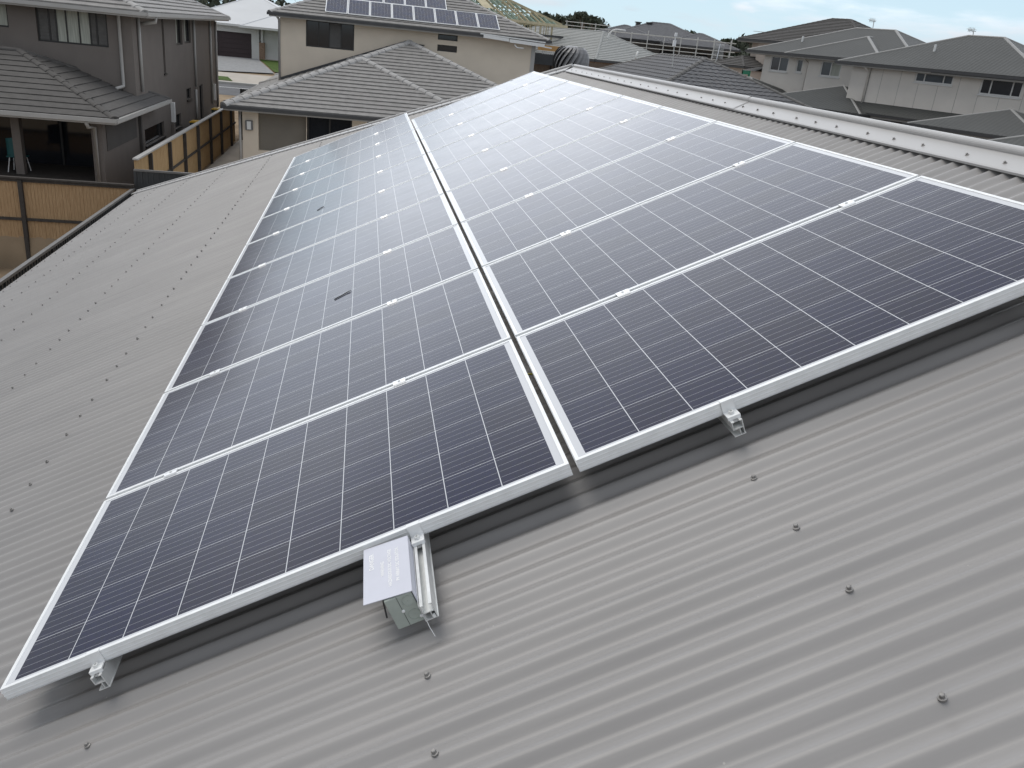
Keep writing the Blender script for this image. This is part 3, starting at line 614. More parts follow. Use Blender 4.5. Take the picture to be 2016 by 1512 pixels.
# ================================================================ SOLAR ARRAY
PL, PW, PT = 1.650, 0.992, 0.038
CELLS = cell_material('solar_cells', 10, 6, PL - 0.022, PW - 0.022, 0.021, 0.010, 5, (0.0074, 0.0070, 0.0310), 0.16)
LIP = 0.011
def panel_meshes():
    fr = MB()
    z0, z1 = -PT, 0.0
    # four frame bars, mitred look by butting; lips stand 1.5 mm over the glass; two grooves on the outer faces
    def side(a, b, horiz):
        if horiz: fr.box((0, a, z0), (PL, b, z1))
        else: fr.box((a, LIP, z0), (b, PW - LIP, z1))
    side(0, LIP, True); side(PW - LIP, PW, True); side(0, LIP, False); side(PL - LIP, PL, False)
    for z in (-0.013, -0.025):
        fr.box((0, -0.0012, z), (PL, 0, z + 0.002)); fr.box((0, -0.0012, z0), (PL, 0, z0 + 0.003)); fr.box((-0.0012, 0, z), (0, PW, z + 0.002))
    gl = MB(); z = -0.0018; a, b = LIP, LIP; L, W = PL - 2 * LIP, PW - 2 * LIP
    gl.poly([(a, b, z), (a + L, b, z), (a + L, b + W, z), (a, b + W, z)], uv=[(0, 0), (L, 0), (L, W), (0, W)])
    bk = MB(); bk.box((LIP, LIP, -0.010), (PL - LIP, PW - LIP, -0.007))
    return fr, gl, bk
fr, gl, bk = panel_meshes()
P0 = None
ORD = ['front', 'second', 'third', 'fourth', 'fifth', 'sixth', 'seventh', 'eighth', 'ninth', 'tenth']
def plabel(colname, k, n):
    side = 'eave-side left column' if colname == 'L' else 'ridge-side right column'
    if k == 0: return 'panel nearest the camera, %s, %s' % (side, 'isolator box at its front edge' if colname == 'L' else 'cut off by the photo edge')
    if k == n - 1: return 'farthest panel of the %s, against the roof hip' % side
    extra = {('L', 2): ', with a dark twig lying on it', ('L', 5): ', with a small bent twig on it', ('R', 8): ''}.get((colname, k), '')
    return '%s panel from the front, %s%s' % (ORD[k], side, extra)
parts = None
PANELS = []
for colname, s0, n in (('L', 0.0, 10), ('R', 1.670, 9)):
    for k in range(n):
        y0 = k * 1.012
        rt = empty('solar_panel', RP(s0, y0, 0), plabel(colname, k, n), 'solar panel', 'solar panels on the corrugated roof', (0, -PITCH, 0))
        if parts is None:
            o1 = fr.build('frame', ALU, rt, local=True); o2 = gl.build('glass', CELLS, rt, local=True); o3 = bk.build('backsheet', BACK, rt, local=True); parts = (o1, o2, o3)
        else:
            for o in parts:
                c = o.copy(); COL.objects.link(c); c.parent = rt
        PANELS.append(rt)

# rails with clamps
def rail_profile_boxes(mb, s, y0, y1):
    def b(ds0, ds1, h0, h1): mb.box((s + ds0, y0, -h1), (s + ds1, y1, -h0))
    b(-0.0155, -0.0130, 0.0405, 0.065); b(0.0130, 0.0155, 0.0405, 0.065)    # upper channel walls
    b(-0.0130, -0.0075, 0.0405, 0.0430); b(0.0075, 0.0130, 0.0405, 0.0430)   # slot lips
    b(-0.0130, 0.0130, 0.0625, 0.065)                                          # web
    b(0.002, 0.0040, 0.065, 0.084); b(0.0130, 0.0150, 0.065, 0.084)           # lower hollow
    b(-0.0155, 0.0170, 0.084, 0.0865)                                          # foot flange
SAX = dict(O=(0, 0, 0), u=slopeU, v=(0, 1, 0), w=nn)
def end_clamp(root, s, y, sgn=-1):
    mb = MB(**SAX); f = lambda a, b: (min(a, b), max(a, b))
    def b(s0, s1, d0, d1, h0, h1): mb.box((s + s0 * .9, y + sgn * d0, -h1), (s + s1 * .9, y + sgn * d1, -h0))
    b(-0.02, 0.02, -0.009, 0.002, -0.004, -0.001); b(-0.02, 0.02, 0.002, 0.005, -0.004, 0.033)
    b(-0.02, 0.02, 0.005, 0.033, 0.030, 0.034); b(-0.02, 0.02, 0.033, 0.037, 0.030, 0.0405)
    c = mb.build('end_clamp', ALU, root)
    m2 = MB(O=RP(s, y + sgn * 0.020, 0.030), u=slopeU, v=(0, 1, 0), w=nn); m2.lathe([(0.0075, 0), (0.0075, 0.007), (0.0066, 0.008), (0.0036, 0.008), (0.0036, 0.003), (0.0005, 0.003)], 14); m2.build('bolt', ALUD, c)
    m3 = MB(**SAX); m3.box((s - 0.012, y + sgn * 0.008, -0.052), (s + 0.012, y + sgn * 0.034, -0.0445)); m3.build('slot_nut', WHITE, c)
RAILS = [('L', 0.270, 10, -0.050, 'lower mounting rail of the left panel column, its short end showing at the lower left'),
         ('L', 1.197, 10, -0.293, 'mounting rail that sticks out furthest in front, with the isolator box fixed beside it'),
         ('R', 2.107, 9, -0.050, 'lower mounting rail of the right panel column, its end showing below the big right panel'),
         ('R', 3.020, 9, -0.050, 'upper mounting rail of the right panel column nearest the ridge')]
for cn, s, n, ye, lab in RAILS:
    rt = empty('mounting_rail', RP(s, ye, 0.0865), lab, 'mounting rail', 'aluminium rails under the panels')
    yend = n * 1.012 + 0.03
    mb = MB(**SAX); rail_profile_boxes(mb, s, ye, yend); mb.build('rail', ALUD, rt)
    end_clamp(rt, s, 0.0, -1); end_clamp(rt, s, n * 1.012 - 0.02, 1)
    for k in range(1, n):
        y = k * 1.012 - 0.010
        mb = MB(O=(0, 0, 0), u=slopeU, v=(0, 1, 0), w=nn)
        mb.strip([(y - 0.022, 0.0006), (y - 0.0165, 0.0050), (y - 0.006, 0.0054), (y - 0.005, 0.0045), (y + 0.005, 0.0045), (y + 0.006, 0.0054), (y + 0.0165, 0.0050), (y + 0.022, 0.0006)], s - 0.025, s + 0.025)
        mb.poly([(s - 0.025, y + q, w_) for q, w_ in ((-0.022, .0006), (-.0165, .005), (.0165, .005), (.022, .0006))]); mb.poly([(s + 0.025, y + q, w_) for q, w_ in ((-0.022, .0006), (.022, .0006), (.0165, .005), (-.0165, .005))])
        mc = mb.build('mid_clamp', CLAMPM, rt)
        m2 = MB(O=RP(s, y, -0.0046), u=slopeU, v=(0, 1, 0), w=nn); m2.lathe([(0.0055, 0), (0.0055, 0.0035), (0.003, 0.0035), (0.003, 0.001), (0.0004, 0.004)], 10); m2.build('bolt', ALUD, mc)
    for k in range(0, n * 1012 // 1200 + 1):
        y = 0.35 + k * 1.2; m3 = MB(**SAX); m3.box((s - 0.03, y - 0.02, -0.132), (s + 0.03, y + 0.02, -0.087)); m3.build('foot', ALUD, rt)
# earth cable in the gap and two twigs
m3 = MB(**SAX); m3.tube([(1.640, 0.80, -0.075), (1.652, 0.79, -0.068), (1.664, 0.785, -0.070), (1.68, 0.78, -0.078)], 0.0035, 6); tag(m3.build('earth_cable', CABLE), 'short yellow green earth cable crossing the dark gap between the two panel columns', 'cable')
def twig(s0, y0, s1, y1, lab, kinks):
    mb = MB(**SAX); n = len(kinks); pts = []
    for k, q in enumerate(kinks):
        t = k / (n - 1); pts.append((s0 + (s1 - s0) * t + q * 0.3, y0 + (y1 - y0) * t + q, 0.0012 + abs(q) * 0.1))
    mb.tube(pts, [0.0026] * (n - 1) + [0.0012], 6); mb.tube([pts[n // 2], (pts[n // 2][0] + 0.030, pts[n // 2][1] + 0.006, 0.004)], 0.0014, 5)
    tag(mb.build('twig', TWIG), lab, 'twig', 'twigs fallen on the panels')
twig(0.878, 2.455, 0.972, 2.49, 'dark longer twig lying on the third panel of the left column', (0, .004, .002, .006, .012, .010))
twig(0.615, 5.335, 0.668, 5.40, 'small bent twig lying farther back on the left column of panels', (0, .006, .014, .004, .010))

# isolator box beside the projecting rail
ib = empty('isolator_box', RP(1.135, -0.145, 0.112), 'grey-green rooftop isolator box under a pale plastic shroud, beside the projecting rail end', 'isolator box')
mb = MB(**SAX); pl = [(1.050, -0.008), (1.176, -0.020), (1.1765, -0.262), (1.050, -0.244)]
for h0, h1 in ((0.0095, 0.0115),):
    t = [(a, b, -h0) for a, b in pl]; bt = [(a, b, -h1) for a, b in pl]; mb.poly(t[::-1]); mb.poly(bt)
    for k in range(4): mb.poly([t[k], bt[k], bt[(k + 1) % 4], t[(k + 1) % 4]])
mb.box((1.1745, -0.258, -0.112), (1.1765, -0.022, -0.0116)); shp = mb.build('shroud', SHROUD, ib)
mb = MB(**SAX); mb.box((1.1005, -0.2565, -0.1085), (1.172, -0.035, -0.014)); bx = mb.build('box', PVC, ib, bevel=0.003)
mb = MB(**SAX); mb.box((1.132, -0.2573, -0.108), (1.1328, -0.2566, -0.0145)); mb.build('lid_seam', BLACK, bx)
for (cs, chh) in ((1.156, 0.036), (1.155, 0.080)):
    mk = MB(O=RP(cs, -0.2566, chh), u=slopeU, v=nn, w=(0, -1, 0)); mk.lathe([(0.0155, 0), (0.0155, 0.0016), (0.0145, 0.0016), (0.0145, 0.0004), (0.001, 0.0004)], 28); mk.box((-0.004, -0.0006, 0.0004), (0.004, 0.0006, 0.0010)); mk.build('knockout', PVC, bx, smooth=False)
for cs, chh in ((1.1335, 0.060), (1.168, 0.092)):
    mk = MB(O=RP(cs, -0.2566, chh), u=slopeU, v=nn, w=(0, -1, 0)); mk.lathe([(0.0045, 0), (0.0045, 0.002), (0.003, 0.003)], 10); mk.build('screw', ALU, bx)
mk = MB(**SAX); mk.tube([(1.094, -0.235, -0.03), (1.090, -0.246, -0.055), (1.088, -0.25, -0.066)], 0.0022, 6); mk.tube([(1.094, -0.235, -0.03), (1.092, -0.1, -0.03), (1.10, 0.0, -0.06)], 0.0022, 6); mk.build('cable', BLACK, ib)
mk = MB(**SAX); mk.box((1.1775, -0.285, -0.095), (1.1785, 0.0, -0.042)); mk.tube([(1.178, -0.27, -0.075), (1.183, -0.30, -0.10), (1.187, -0.31, -0.125)], 0.0009, 5)
mk.box((1.2015, -0.2955, -0.083), (1.208, -0.290, -0.074)); mk.build('bracket', ALU, ib)
def text_mesh(body, size, org, ex, ey, parent, bold=0.0):
    cu = bpy.data.curves.new('lettering', 'FONT'); cu.body = body; cu.size = size; cu.offset = bold; cu.resolution_u = 3; cu.extrude = 0.0
    to = bpy.data.objects.new('tmp', cu); COL.objects.link(to); bpy.context.view_layer.update()
    me = bpy.data.meshes.new_from_object(to.evaluated_get(bpy.context.evaluated_depsgraph_get()))
    bpy.data.objects.remove(to); mb = MB()
    for v in me.vertices: mb.V.append(org + ex * v.co.x + ey * v.co.y)
    for p in me.polygons: mb.F.append(list(p.vertices)); mb.UV.append([(0, 0)] * len(p.vertices))
    mb.build('lettering', LETTER, parent)
for body, size, s, y in (('DANGER', 0.0175, 1.0785, -0.115), ('WARNING', 0.0128, 1.1065, -0.158), ('HAZARDOUS DC VOLTAGE', 0.0128, 1.1265, -0.212), ('PV ARRAY DC ISOLATOR', 0.0128, 1.1475, -0.200)):
    text_mesh(body, size, RP(s, y, 0.0089), Vector((0, 1, 0)), -slopeU, shp, 0.0003)

# ================================================================ FENCES
def paling_fence(name, A, B, ztop, zbot, label, cap=True, mp=PAL, posts=(), rail_z=(), pw=0.10, group='timber paling fences', plinth=None, postside=1, capm=FPOST):
    A, B = Vector(A), Vector(B); d = (B - A); L = d.length; d.normalize(); n = Vector((d.y, -d.x, 0))
    rt = empty(name, (A.x, A.y, zbot), label, 'fence', group)
    mb = MB(O=(A.x, A.y, 0), u=d, v=-n, w=(0, 0, 1)); x = 0
    while x < L - 0.02:
        w_ = min(pw, L - x); o = random.uniform(0, 0.006); mb.box((x + 0.002, 0.0 + o, zbot), (x + w_ - 0.002, 0.016 + o, ztop - random.uniform(0.0, 0.01))); x += pw
    mb.build('palings', mp, rt)
    for px_ in posts:
        q = MB(O=(A.x, A.y, 0), u=d, v=-n, w=(0, 0, 1)); q.box((px_ - 0.05, -0.10 * postside - (0.0), zbot - 0.15), (px_ + 0.05, -0.002 * postside, ztop - 0.03)); q.build('post', FPOST, rt)
    for z in rail_z:
        q = MB(O=(A.x, A.y, 0), u=d, v=-n, w=(0, 0, 1)); q.box((0, -0.045, z - 0.035), (L, -0.003, z + 0.035)); q.build('rail', FPOST, rt)
    if cap:
        q = MB(O=(A.x, A.y, 0), u=d, v=-n, w=(0, 0, 1)); q.box((-0.02, -0.09, ztop), (L + 0.02, 0.05, ztop + 0.045)); q.build('capping', capm, rt)
    if plinth:
        q = MB(O=(A.x, A.y, 0), u=d, v=-n, w=(0, 0, 1)); q.box((0, -0.03, plinth), (L, 0.03, zbot - 0.002)); q.build('plinth', PLINTH, rt)
    return rt
FY = 22.0
ft = atY(0, 349, FY).z; fr_ = atY(262, 354, FY); fb = atY(10, 502, FY).z
p1 = atY(48, 420, FY).x; r1 = atY(10, 429, FY).z
fx0 = -14.0
paling_fence('paling_fence', (fx0, FY, 0), (fr_.x, FY, 0), ft, fb, 'honey coloured paling fence with dark posts at the left edge, beyond the gutter', mp=PAL2, posts=[p1 - fx0, p1 - fx0 - 2.7, p1 - fx0 - 5.4], rail_z=[r1, fb + 0.03, ft - 0.04], plinth=GN - 0.05, pw=0.085)
BX = -5.08
p_ = [atX(*q, BX).y for q in ((293, 310), (332, 300), (362, 300), (389, 300), (414, 300), (435, 290), (454, 270), (470, 250))]
paling_fence('paling_fence', (BX, 22.35, 0), (BX, 41.0, 0), -2.15, -3.9, 'long side paling fence running away between the taupe house and the cream house', mp=PAL, posts=[y - 22.35 for y in p_], rail_z=[-3.05], capm=GUT, pw=0.085)
# near steel fence on the side boundary and its return behind the roof
def steel_fence(A, B, zt, zb, label):
    A, B = Vector(A), Vector(B); d = B - A; L = d.length; d.normalize(); n = Vector((d.y, -d.x, 0))
    rt = empty('steel_fence', (A.x, A.y, zb), label, 'fence', 'dark steel sheet fences'); mb = MB(O=(A.x, A.y, 0), u=d, v=-n, w=(0, 0, 1))
    x = 0
    while x < L:
        e = min(L, x + 0.14); mb.box((x, 0, zb), (e, 0.012, zt)); mb.box((x, -0.018, zb), (min(e, x + 0.05), 0.0, zt)); x += 0.14
    mb.build('sheet', SFENCE, rt); q = MB(O=(A.x, A.y, 0), u=d, v=-n, w=(0, 0, 1)); q.box((-0.02, -0.04, zt), (L + 0.02, 0.04, zt + 0.05)); q.build('capping', SFCAP, rt)
    for k in range(int(L / 2.4) + 1):
        q = MB(O=(A.x, A.y, 0), u=d, v=-n, w=(0, 0, 1)); q.box((k * 2.4 - 0.03, -0.035, zb), (k * 2.4 + 0.03, 0.03, zt - 0.002)); q.build('post', SFENCE, rt)
zt1 = atX(140, 462, BX).z
steel_fence((BX, -6, 0), (BX, 22.0, 0), -2.885, GN, 'dark steel fence running along below the gutter of the corrugated roof')
z2 = atY(268, 333, 22.28).z
steel_fence((BX, 22.28, 0), (2.0, 22.28, 0), z2 - 0.05, G0, 'dark steel fence crossing behind the hip of the corrugated roof')
paling_fence('slatted_gate', (BX + 0.2, 41.5, 0), (BX + 1.6, 41.5, 0), -1.55, -3.9, 'dark slatted side gate at the far end of the passage beside the cream house', mp=FRAME, cap=False, group=None)

# ================================================================ TAUPE TWO-STOREY HOUSE (left)
h1 = empty('taupe_house', (-6.3, 24.0, G0), 'dark taupe two-storey rendered house with a tiled lower roof at the upper left', 'house')
WX, WY, WY2, LY = -6.3, 28.1, 44.1, 24.0
def hy(px1, py1, px2, py2):
    a, b = atX(px1, py1, WX), atX(px2, py2, WX); return (a.y, b.y, min(a.z, b.z), max(a.z, b.z))
sideholes = [hy(287, 288, 322.5, 238), hy(346, 254, 356, 222), hy(368, 197, 376, 172), (34.75, 35.95, 0.36, 1.36), (36.4, 37.7, 0.40, 1.36), (32.3, 32.65, -0.55, 1.36), (39.2, 40.0, G0 + 0.1, -1.38)]
sideholes = [(a - LY, b - LY, c, d) for a, b, c, d in sideholes]
wall(h1, (WX, LY, 0), (0, 1, 0), WY2 - LY, G0, -1.33, [h for h in sideholes if h[3] < -1] , TAUPE, name='side_wall')
wall(h1, (WX, WY, 0), (0, 1, 0), WY2 - WY, -1.33, 1.42, [(a - (WY - LY), b - (WY - LY), c, d) for a, b, c, d in sideholes if d > -1], TAUPE, name='upper_side_wall')
for k, h in enumerate(sideholes):
    o, hh = ((WX, LY, 0), h) if h[3] < -1 else ((WX, WY, 0), (h[0] - (WY - LY), h[1] - (WY - LY), h[2], h[3]))
    if k in (3, 4): window(h1, o, (0, 1, 0), hh, FRAME, [GLASS, CURT, GLASS], (0.3, 0.6), fw=0.06)
    elif k == 6: window(h1, o, (0, 1, 0), hh, FRAME, [GLASS], (), fw=0.06, name='side_door')
    else: window(h1, o, (0, 1, 0), hh, FRAME, [GLASS], (0.5,) if k in (1, 2) else (), fw=0.045, sill=True)
# upper front wall
ux0 = -22.0
uw = [(-9.07 - ux0, -7.02 - ux0, 0.35, 1.40), (-12.3 - ux0, -9.86 - ux0, 0.66, 1.40)]
wall(h1, (ux0, WY, 0), (1, 0, 0), WX - ux0, -1.33, 1.42, uw, TAUPE, name='upper_front_wall')
fw_ = window(h1, (ux0, WY, 0), (1, 0, 0), uw[0], FRAME, [SHUT, SHUT, CURT, CURT, CURT, SHUT, SHUT], (0.17, 0.27, 0.41, 0.59, 0.745, 0.84), fw=0.05, louvre=(0, 1, 5, 6))
window(h1, (ux0, WY, 0), (1, 0, 0), uw[1], FRAME, [GLASS, CURT], (0.5,), fw=0.05)
# lower front wall with the dark open patio
pz = -1.36
lw = [(atY(0, 300, LY).x - 3.0 - ux0, atY(178, 245, LY).x - ux0, G0 + 0.05, pz - 0.1)]
wall(h1, (ux0, LY, 0), (1, 0, 0), WX - ux0, G0, -1.33, lw, TAUPE, depth=0.25, name='front_wall')
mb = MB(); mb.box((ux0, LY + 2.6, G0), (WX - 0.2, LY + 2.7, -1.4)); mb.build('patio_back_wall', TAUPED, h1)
mb = MB(); mb.box((-10.6, LY + 2.53, -3.12), (-6.9, LY + 2.58, -1.75)); sdr = mb.build('sliding_door', GLASS, h1)
mb = MB()
for x in (-10.6, -9.4, -8.2, -6.95): mb.box((x, LY + 2.49, -3.12), (x + 0.06, LY + 2.53, -1.75))
mb.build('door_frame', FRAME, sdr)
cx = atY(31, 240, LY + 0.6).x; mb = MB(); mb.box((cx - 0.11, LY + 0.5, G0), (cx + 0.11, LY + 0.72, -1.4)); mb.build('patio_column', TAUPE, h1)
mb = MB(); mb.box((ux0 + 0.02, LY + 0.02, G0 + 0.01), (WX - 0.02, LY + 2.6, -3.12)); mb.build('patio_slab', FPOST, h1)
# brownish blind panel on the side of the patio wing
a = atX(207, 245, WX); b = atX(266, 224, WX); c = atX(267, 272, WX); d = atX(209, 293, WX)
mb = MB(); mb.box((WX + 0.003, a.y, -2.28), (WX + 0.02, b.y, -1.52)); mb.build('side_screen', TAUPED, h1)
mb = MB(); mb.box((WX, WY - 0.02, G0), (WX + 0.09, WY + 0.12, -1.42)); mb.build('corner_strip', TAUPED, h1)  # dark upright strip, slightly proud of the side wall
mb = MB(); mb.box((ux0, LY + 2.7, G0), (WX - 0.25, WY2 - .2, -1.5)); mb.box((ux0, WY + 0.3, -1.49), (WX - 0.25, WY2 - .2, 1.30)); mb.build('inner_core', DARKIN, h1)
hip_roof(h1, (-22.6, 27.55, 1.50), (1, 0, 0), (0, 1, 0), 16.85, 17.1, 0.394, True, TILE, TILECAP, GUT, name='upper_roof', fascia=GUT)
hip_roof(h1, (-20.5, 23.5, -1.25), (1, 0, 0), (0, 1, 0), 14.7, 6.9, 0.394, True, TILEB, TILEB, GUT, name='lower_roof', fascia=GUT, capr=0.12, step=0.026)
# flashing where the low roof meets the wall, downpipes, hot water unit
pipe(h1, [atY(230.7, 20, WY - 0.3), atY(233, 30, WY - 0.08), atY(243, 163, WY - 0.08), atY(243.5, 170, WY - 0.10), atY(229, 174, WY - 0.45)], 0.05)
for (x0, y0, x1, y1) in ((271.8, 34, 279, 181), (381, 38, 384, 172), (386, 176, 391, 238), (424, 42, 427, 212), (413, 40, 417, 205)):
    A = atX(x0, y0, WX + 0.06); B = atX(x1, y1, WX + 0.06); pipe(h1, [A, Vector((A.x, A.y, B.z))], 0.05)
A = atX(298, 20, WX + 0.5); pipe(h1, [Vector((-5.75, 28.9, 1.38)), Vector((-5.75, 28.9, 1.22)), Vector((-6.2, 28.9, 1.12))], 0.06)
A = atY(185, 243, LY - 0.07); B = atY(196, 350, LY - 0.07); pipe(h1, [Vector((A.x - 0.1, LY - 0.5, -1.35)), Vector((A.x - 0.05, LY - 0.45, -1.55)), A - Vector((0, 0, .1)), Vector((A.x, LY - 0.07, G0))], 0.05)
mb = MB(); y_, z_ = 33.15, -1.72; mb.box((WX, y_ - 0.09, -2.35), (WX + 0.14, y_ + 0.09, -1.62)); mb.build('meter_box', WHITE, h1, bevel=0.01)
mb = MB(); mb.box((WX, y_ - 0.14, -3.0), (WX + 0.10, y_ + 0.14, -2.4)); mb.build('hot_water_unit', TAUPE, h1, bevel=0.01)
mb = MB(); A = atX(420, 180, WX); mb.box((WX, A.y - 0.08, A.z - 0.4), (WX + 0.12, A.y + 0.08, A.z + 0.35)); mb.build('meter_box', WHITE, h1, bevel=0.01)
# patio chair and table
ch = empty('patio_chair', (atY(37, 320, LY + 0.9).x, LY + 0.9, -3.12), 'teal outdoor chair in the dark patio of the taupe house', 'chair')
cxx = ch.location.x; zb_ = -3.12
mb = MB(); n = 9
for i in range(n - 1):
    a0 = -0.5 + i / (n - 1) * 1.0; a1 = -0.5 + (i + 1) / (n - 1)
    for (r0, z0, z1) in ((0.24, 0.45, 0.98),):
        p = lambda a, z: (cxx + 0.27 * math.sin(a * 2.2), LY + 0.9 - 0.22 * math.cos(a * 2.2), zb_ + z - 0.10 * abs(a) * (z > 0.6))
        mb.poly([p(a0, z0), p(a1, z0), p(a1, z1), p(a0, z1)]); q = lambda a, z: tuple(Vector(p(a, z)) + Vector((0, 0.02, 0)))
        mb.poly([q(a0, z1), q(a1, z1), q(a1, z0), q(a0, z0)])
mb.build('backrest', TEAL, ch, smooth=True)
mb = MB(); mb.box((cxx - 0.24, LY + 0.68, zb_ + 0.42), (cxx + 0.24, LY + 1.12, zb_ + 0.46)); mb.build('seat', TEAL, ch, bevel=0.015)
for sx in (-1, 1):
    for sy in (-1, 1):
        mb = MB(); mb.tube([(cxx + sx * 0.17, LY + 0.9 + sy * 0.16, zb_ + 0.42), (cxx + sx * 0.23, LY + 0.9 + sy * 0.22, zb_)], 0.014, 6); mb.build('leg', WHITE, ch)
# wheelie bins between the fence and the taupe house
for k, (px_, py_, lab) in enumerate(((391, 241, 'dark wheelie bin with yellow lid, the nearer one behind the side fence'), (431, 216, 'yellow-lidded wheelie bin farther along behind the side fence'))):
    c = atX(px_, py_, -5.75); bn = empty('wheelie_bin', (-5.75, c.y, G0), lab, 'bin', 'wheelie bins beside the fence')
    zt = c.z; mb = MB(); b0, b1 = 0.22, 0.29; 
    pts0 = [(-5.75 - b0, c.y - b0, G0 + .06), (-5.75 + b0, c.y - b0, G0 + .06), (-5.75 + b0, c.y + b0, G0 + .06), (-5.75 - b0, c.y + b0, G0 + .06)]
    pts1 = [(-5.75 - b1, c.y - b1, zt), (-5.75 + b1, c.y - b1, zt), (-5.75 + b1, c.y + b1, zt), (-5.75 - b1, c.y + b1, zt)]
    mb.poly(pts0[::-1])
    for i in range(4): mb.poly([pts0[i], pts0[(i + 1) % 4], pts1[(i + 1) % 4], pts1[i]])
    mb.build('body', BIN, bn)
    mb = MB(); mb.box((-5.75 - 0.31, c.y - 0.31, zt), (-5.75 + 0.31, c.y + 0.33, zt + 0.035)); mb.box((-5.75 - 0.25, c.y - 0.26, zt + 0.035), (-5.75 + 0.25, c.y + 0.26, zt + 0.065)); mb.build('lid', YEL, bn, bevel=0.01)
    for sx in (-1, 1):
        mb = MB(O=(-5.75 + sx * 0.24, c.y + 0.2, G0 + 0.1), u=(0, 1, 0), v=(0, 0, 1), w=(1, 0, 0)); mb.lathe([(0.1, -0.02), (0.1, 0.02)], 14); mb.build('wheel', BLACK, bn)

# ================================================================ CREAM HOUSE with tiled roofs and solar panels
h2 = empty('cream_house', (0, 31, G0), 'cream rendered two-storey house with grey tiled roofs and solar panels straight ahead', 'house')
UY = 38.25
fx = -3.42; L2 = 12.9
zt2 = -1.40
def fh(x0, y0, x1, y1, Y=31.0, ox=fx):
    a, b = atY(x0, y0, Y), atY(x1, y1, Y); return (a.x - ox, b.x - ox, min(a.z, b.z), max(a.z, b.z))
lh = [(-2.87 - fx, -1.16 - fx, -2.86, zt2 - 0.06), (-1.14 - fx, 0.5 - fx, G0 + 0.1, zt2 - 0.06), (1.05 - fx, 3.2 - fx, G0 + 0.1, zt2 - 0.06)]
wall(h2, (fx, 31.0, 0), (1, 0, 0), L2, G0, zt2, lh, CREAM, depth=0.2, name='front_wall')
mb = MB(); mb.box((-2.87, 31.19, -2.9), (-1.16, 31.21, -1.4)); mb.build('blind', BLIND, h2)
mb = MB(); mb.box((-1.2, 31.3, G0), (3.3, 31.35, -1.4)); mb.build('patio_glass', GLASS, h2)
mb = MB()
for x in (-1.13, -0.35, 0.44, 1.06, 2.1): mb.box((x, 31.22, G0), (x + 0.06, 31.29, -1.42))
mb.build('door_frame', FRAME, h2)
mb = MB(); mb.box((fx, 31.22, G0), (fx + 0.1, 45, zt2)); mb.box((fx, 31.002, G0 - 0.0), (fx + 0.1, 31.22, zt2 - 0.002)); mb.build('side_wall', CREAM, h2)
mb = MB(); mb.box((fx + 0.1, 31.5, G0), (fx + L2 - 0.05, 45, zt2)); mb.build('inner_core', DARKIN, h2)
lz = atY(491, 246, 31); mb = MB(); mb.box((lz.x - 0.13, 30.86, lz.z - 0.17), (lz.x + 0.13, 31.0, lz.z + 0.17)); lt = mb.build('wall_light', VENT, h2, bevel=0.02)
mb = MB(); mb.box((lz.x - 0.07, 30.84, lz.z - 0.14), (lz.x + 0.07, 30.86, lz.z + 0.14)); mb.build('diffuser', WHITE, lt)
pipe(h2, [Vector((-3.50, 30.94, -1.45)), Vector((-3.50, 30.94, G0))], 0.045)
T2 = 0.378
hip_roof(h2, (-4.0, 31.15, -1.30), (1, 0, 0), (0, 1, 0), 13.6, 19.0, T2, True, TILE, TILECAP, GUTD, name='lower_roof', fascia=GUT, capr=0.17)
mb = MB(); mb.bar((-2.72, 38.2, -1.3 + T2 * 1.28 + 0.07), (2.8, 38.2, -1.3 + T2 * 6.75 + 0.05), 0.05, 0.14, raw=True); mb.build('wall_flashing', GUTD, h2)
hip_roof(h2, (-3.99, 30.48, -1.302), (1, 0, 0), (0, 1, 0), 9.55, 12.0, T2, True, TILE, TILECAP, GUTD, name='projecting_roof', fascia=GUT, capr=0.17)
# upper storey
ux = -2.72; UL = 8.30 - ux
uh = [(-1.64 - ux, 0.41 - ux, 0.69, 1.76), (4.05 - ux, 4.93 - ux, 1.50, 1.74), (4.05 - ux, 4.93 - ux, 1.03, 1.30)]
wall(h2, (ux, UY, 0), (1, 0, 0), UL, -1.0, 1.82, uh, CREAM, depth=0.12, name='upper_front_wall')
window(h2, (ux, UY, 0), (1, 0, 0), uh[0], FRAME, [GLASS, GLASS, SHUT, GLASS], (0.26, 0.48, 0.73), fw=0.05, louvre=(2,))
for h in uh[1:]: window(h2, (ux, UY, 0), (1, 0, 0), h, FRAME, [GLASS], (), fw=0.04)
mb = MB(); mb.box((ux, UY + 0.003, -1.0), (ux + 0.1, 48, 1.82)); mb.box((8.20, UY + 0.003, -4), (8.30, 48, 1.82)); mb.build('upper_side_wall', CREAM, h2)
mb = MB(); mb.box((ux + 0.1, UY + 0.3, -1.0), (8.20, 48, 1.80)); mb.build('upper_core', DARKIN, h2)
mb = MB(); mb.box((8.30, UY - 0.02, -4), (8.48, UY + 0.12, 1.7)); mb.build('corner_trim', GUT, h2)
gz2 = 1.93; gx_ = atY(530, 22, UY - 0.5).x; gxr = atY(1082, 82, UY - 0.5).x
UT = 0.40; UO = Vector((gx_, UY - 0.5, gz2)); ULn = gxr - gx_
hip_roof(h2, UO, (1, 0, 0), (0, 1, 0), ULn, 10.4, UT, True, TILE, TILECAP, GUTD, name='upper_roof', fascia=GUT, capr=0.12)
pipe(h2, [Vector((gx_ + 0.3, UY - 0.55, 1.80)), Vector((ux - 0.02, UY - 0.25, 1.66)), Vector((ux - 0.03, UY - 0.06, 1.5)), Vector((ux - 0.03, UY - 0.06, -1.2))], 0.05)
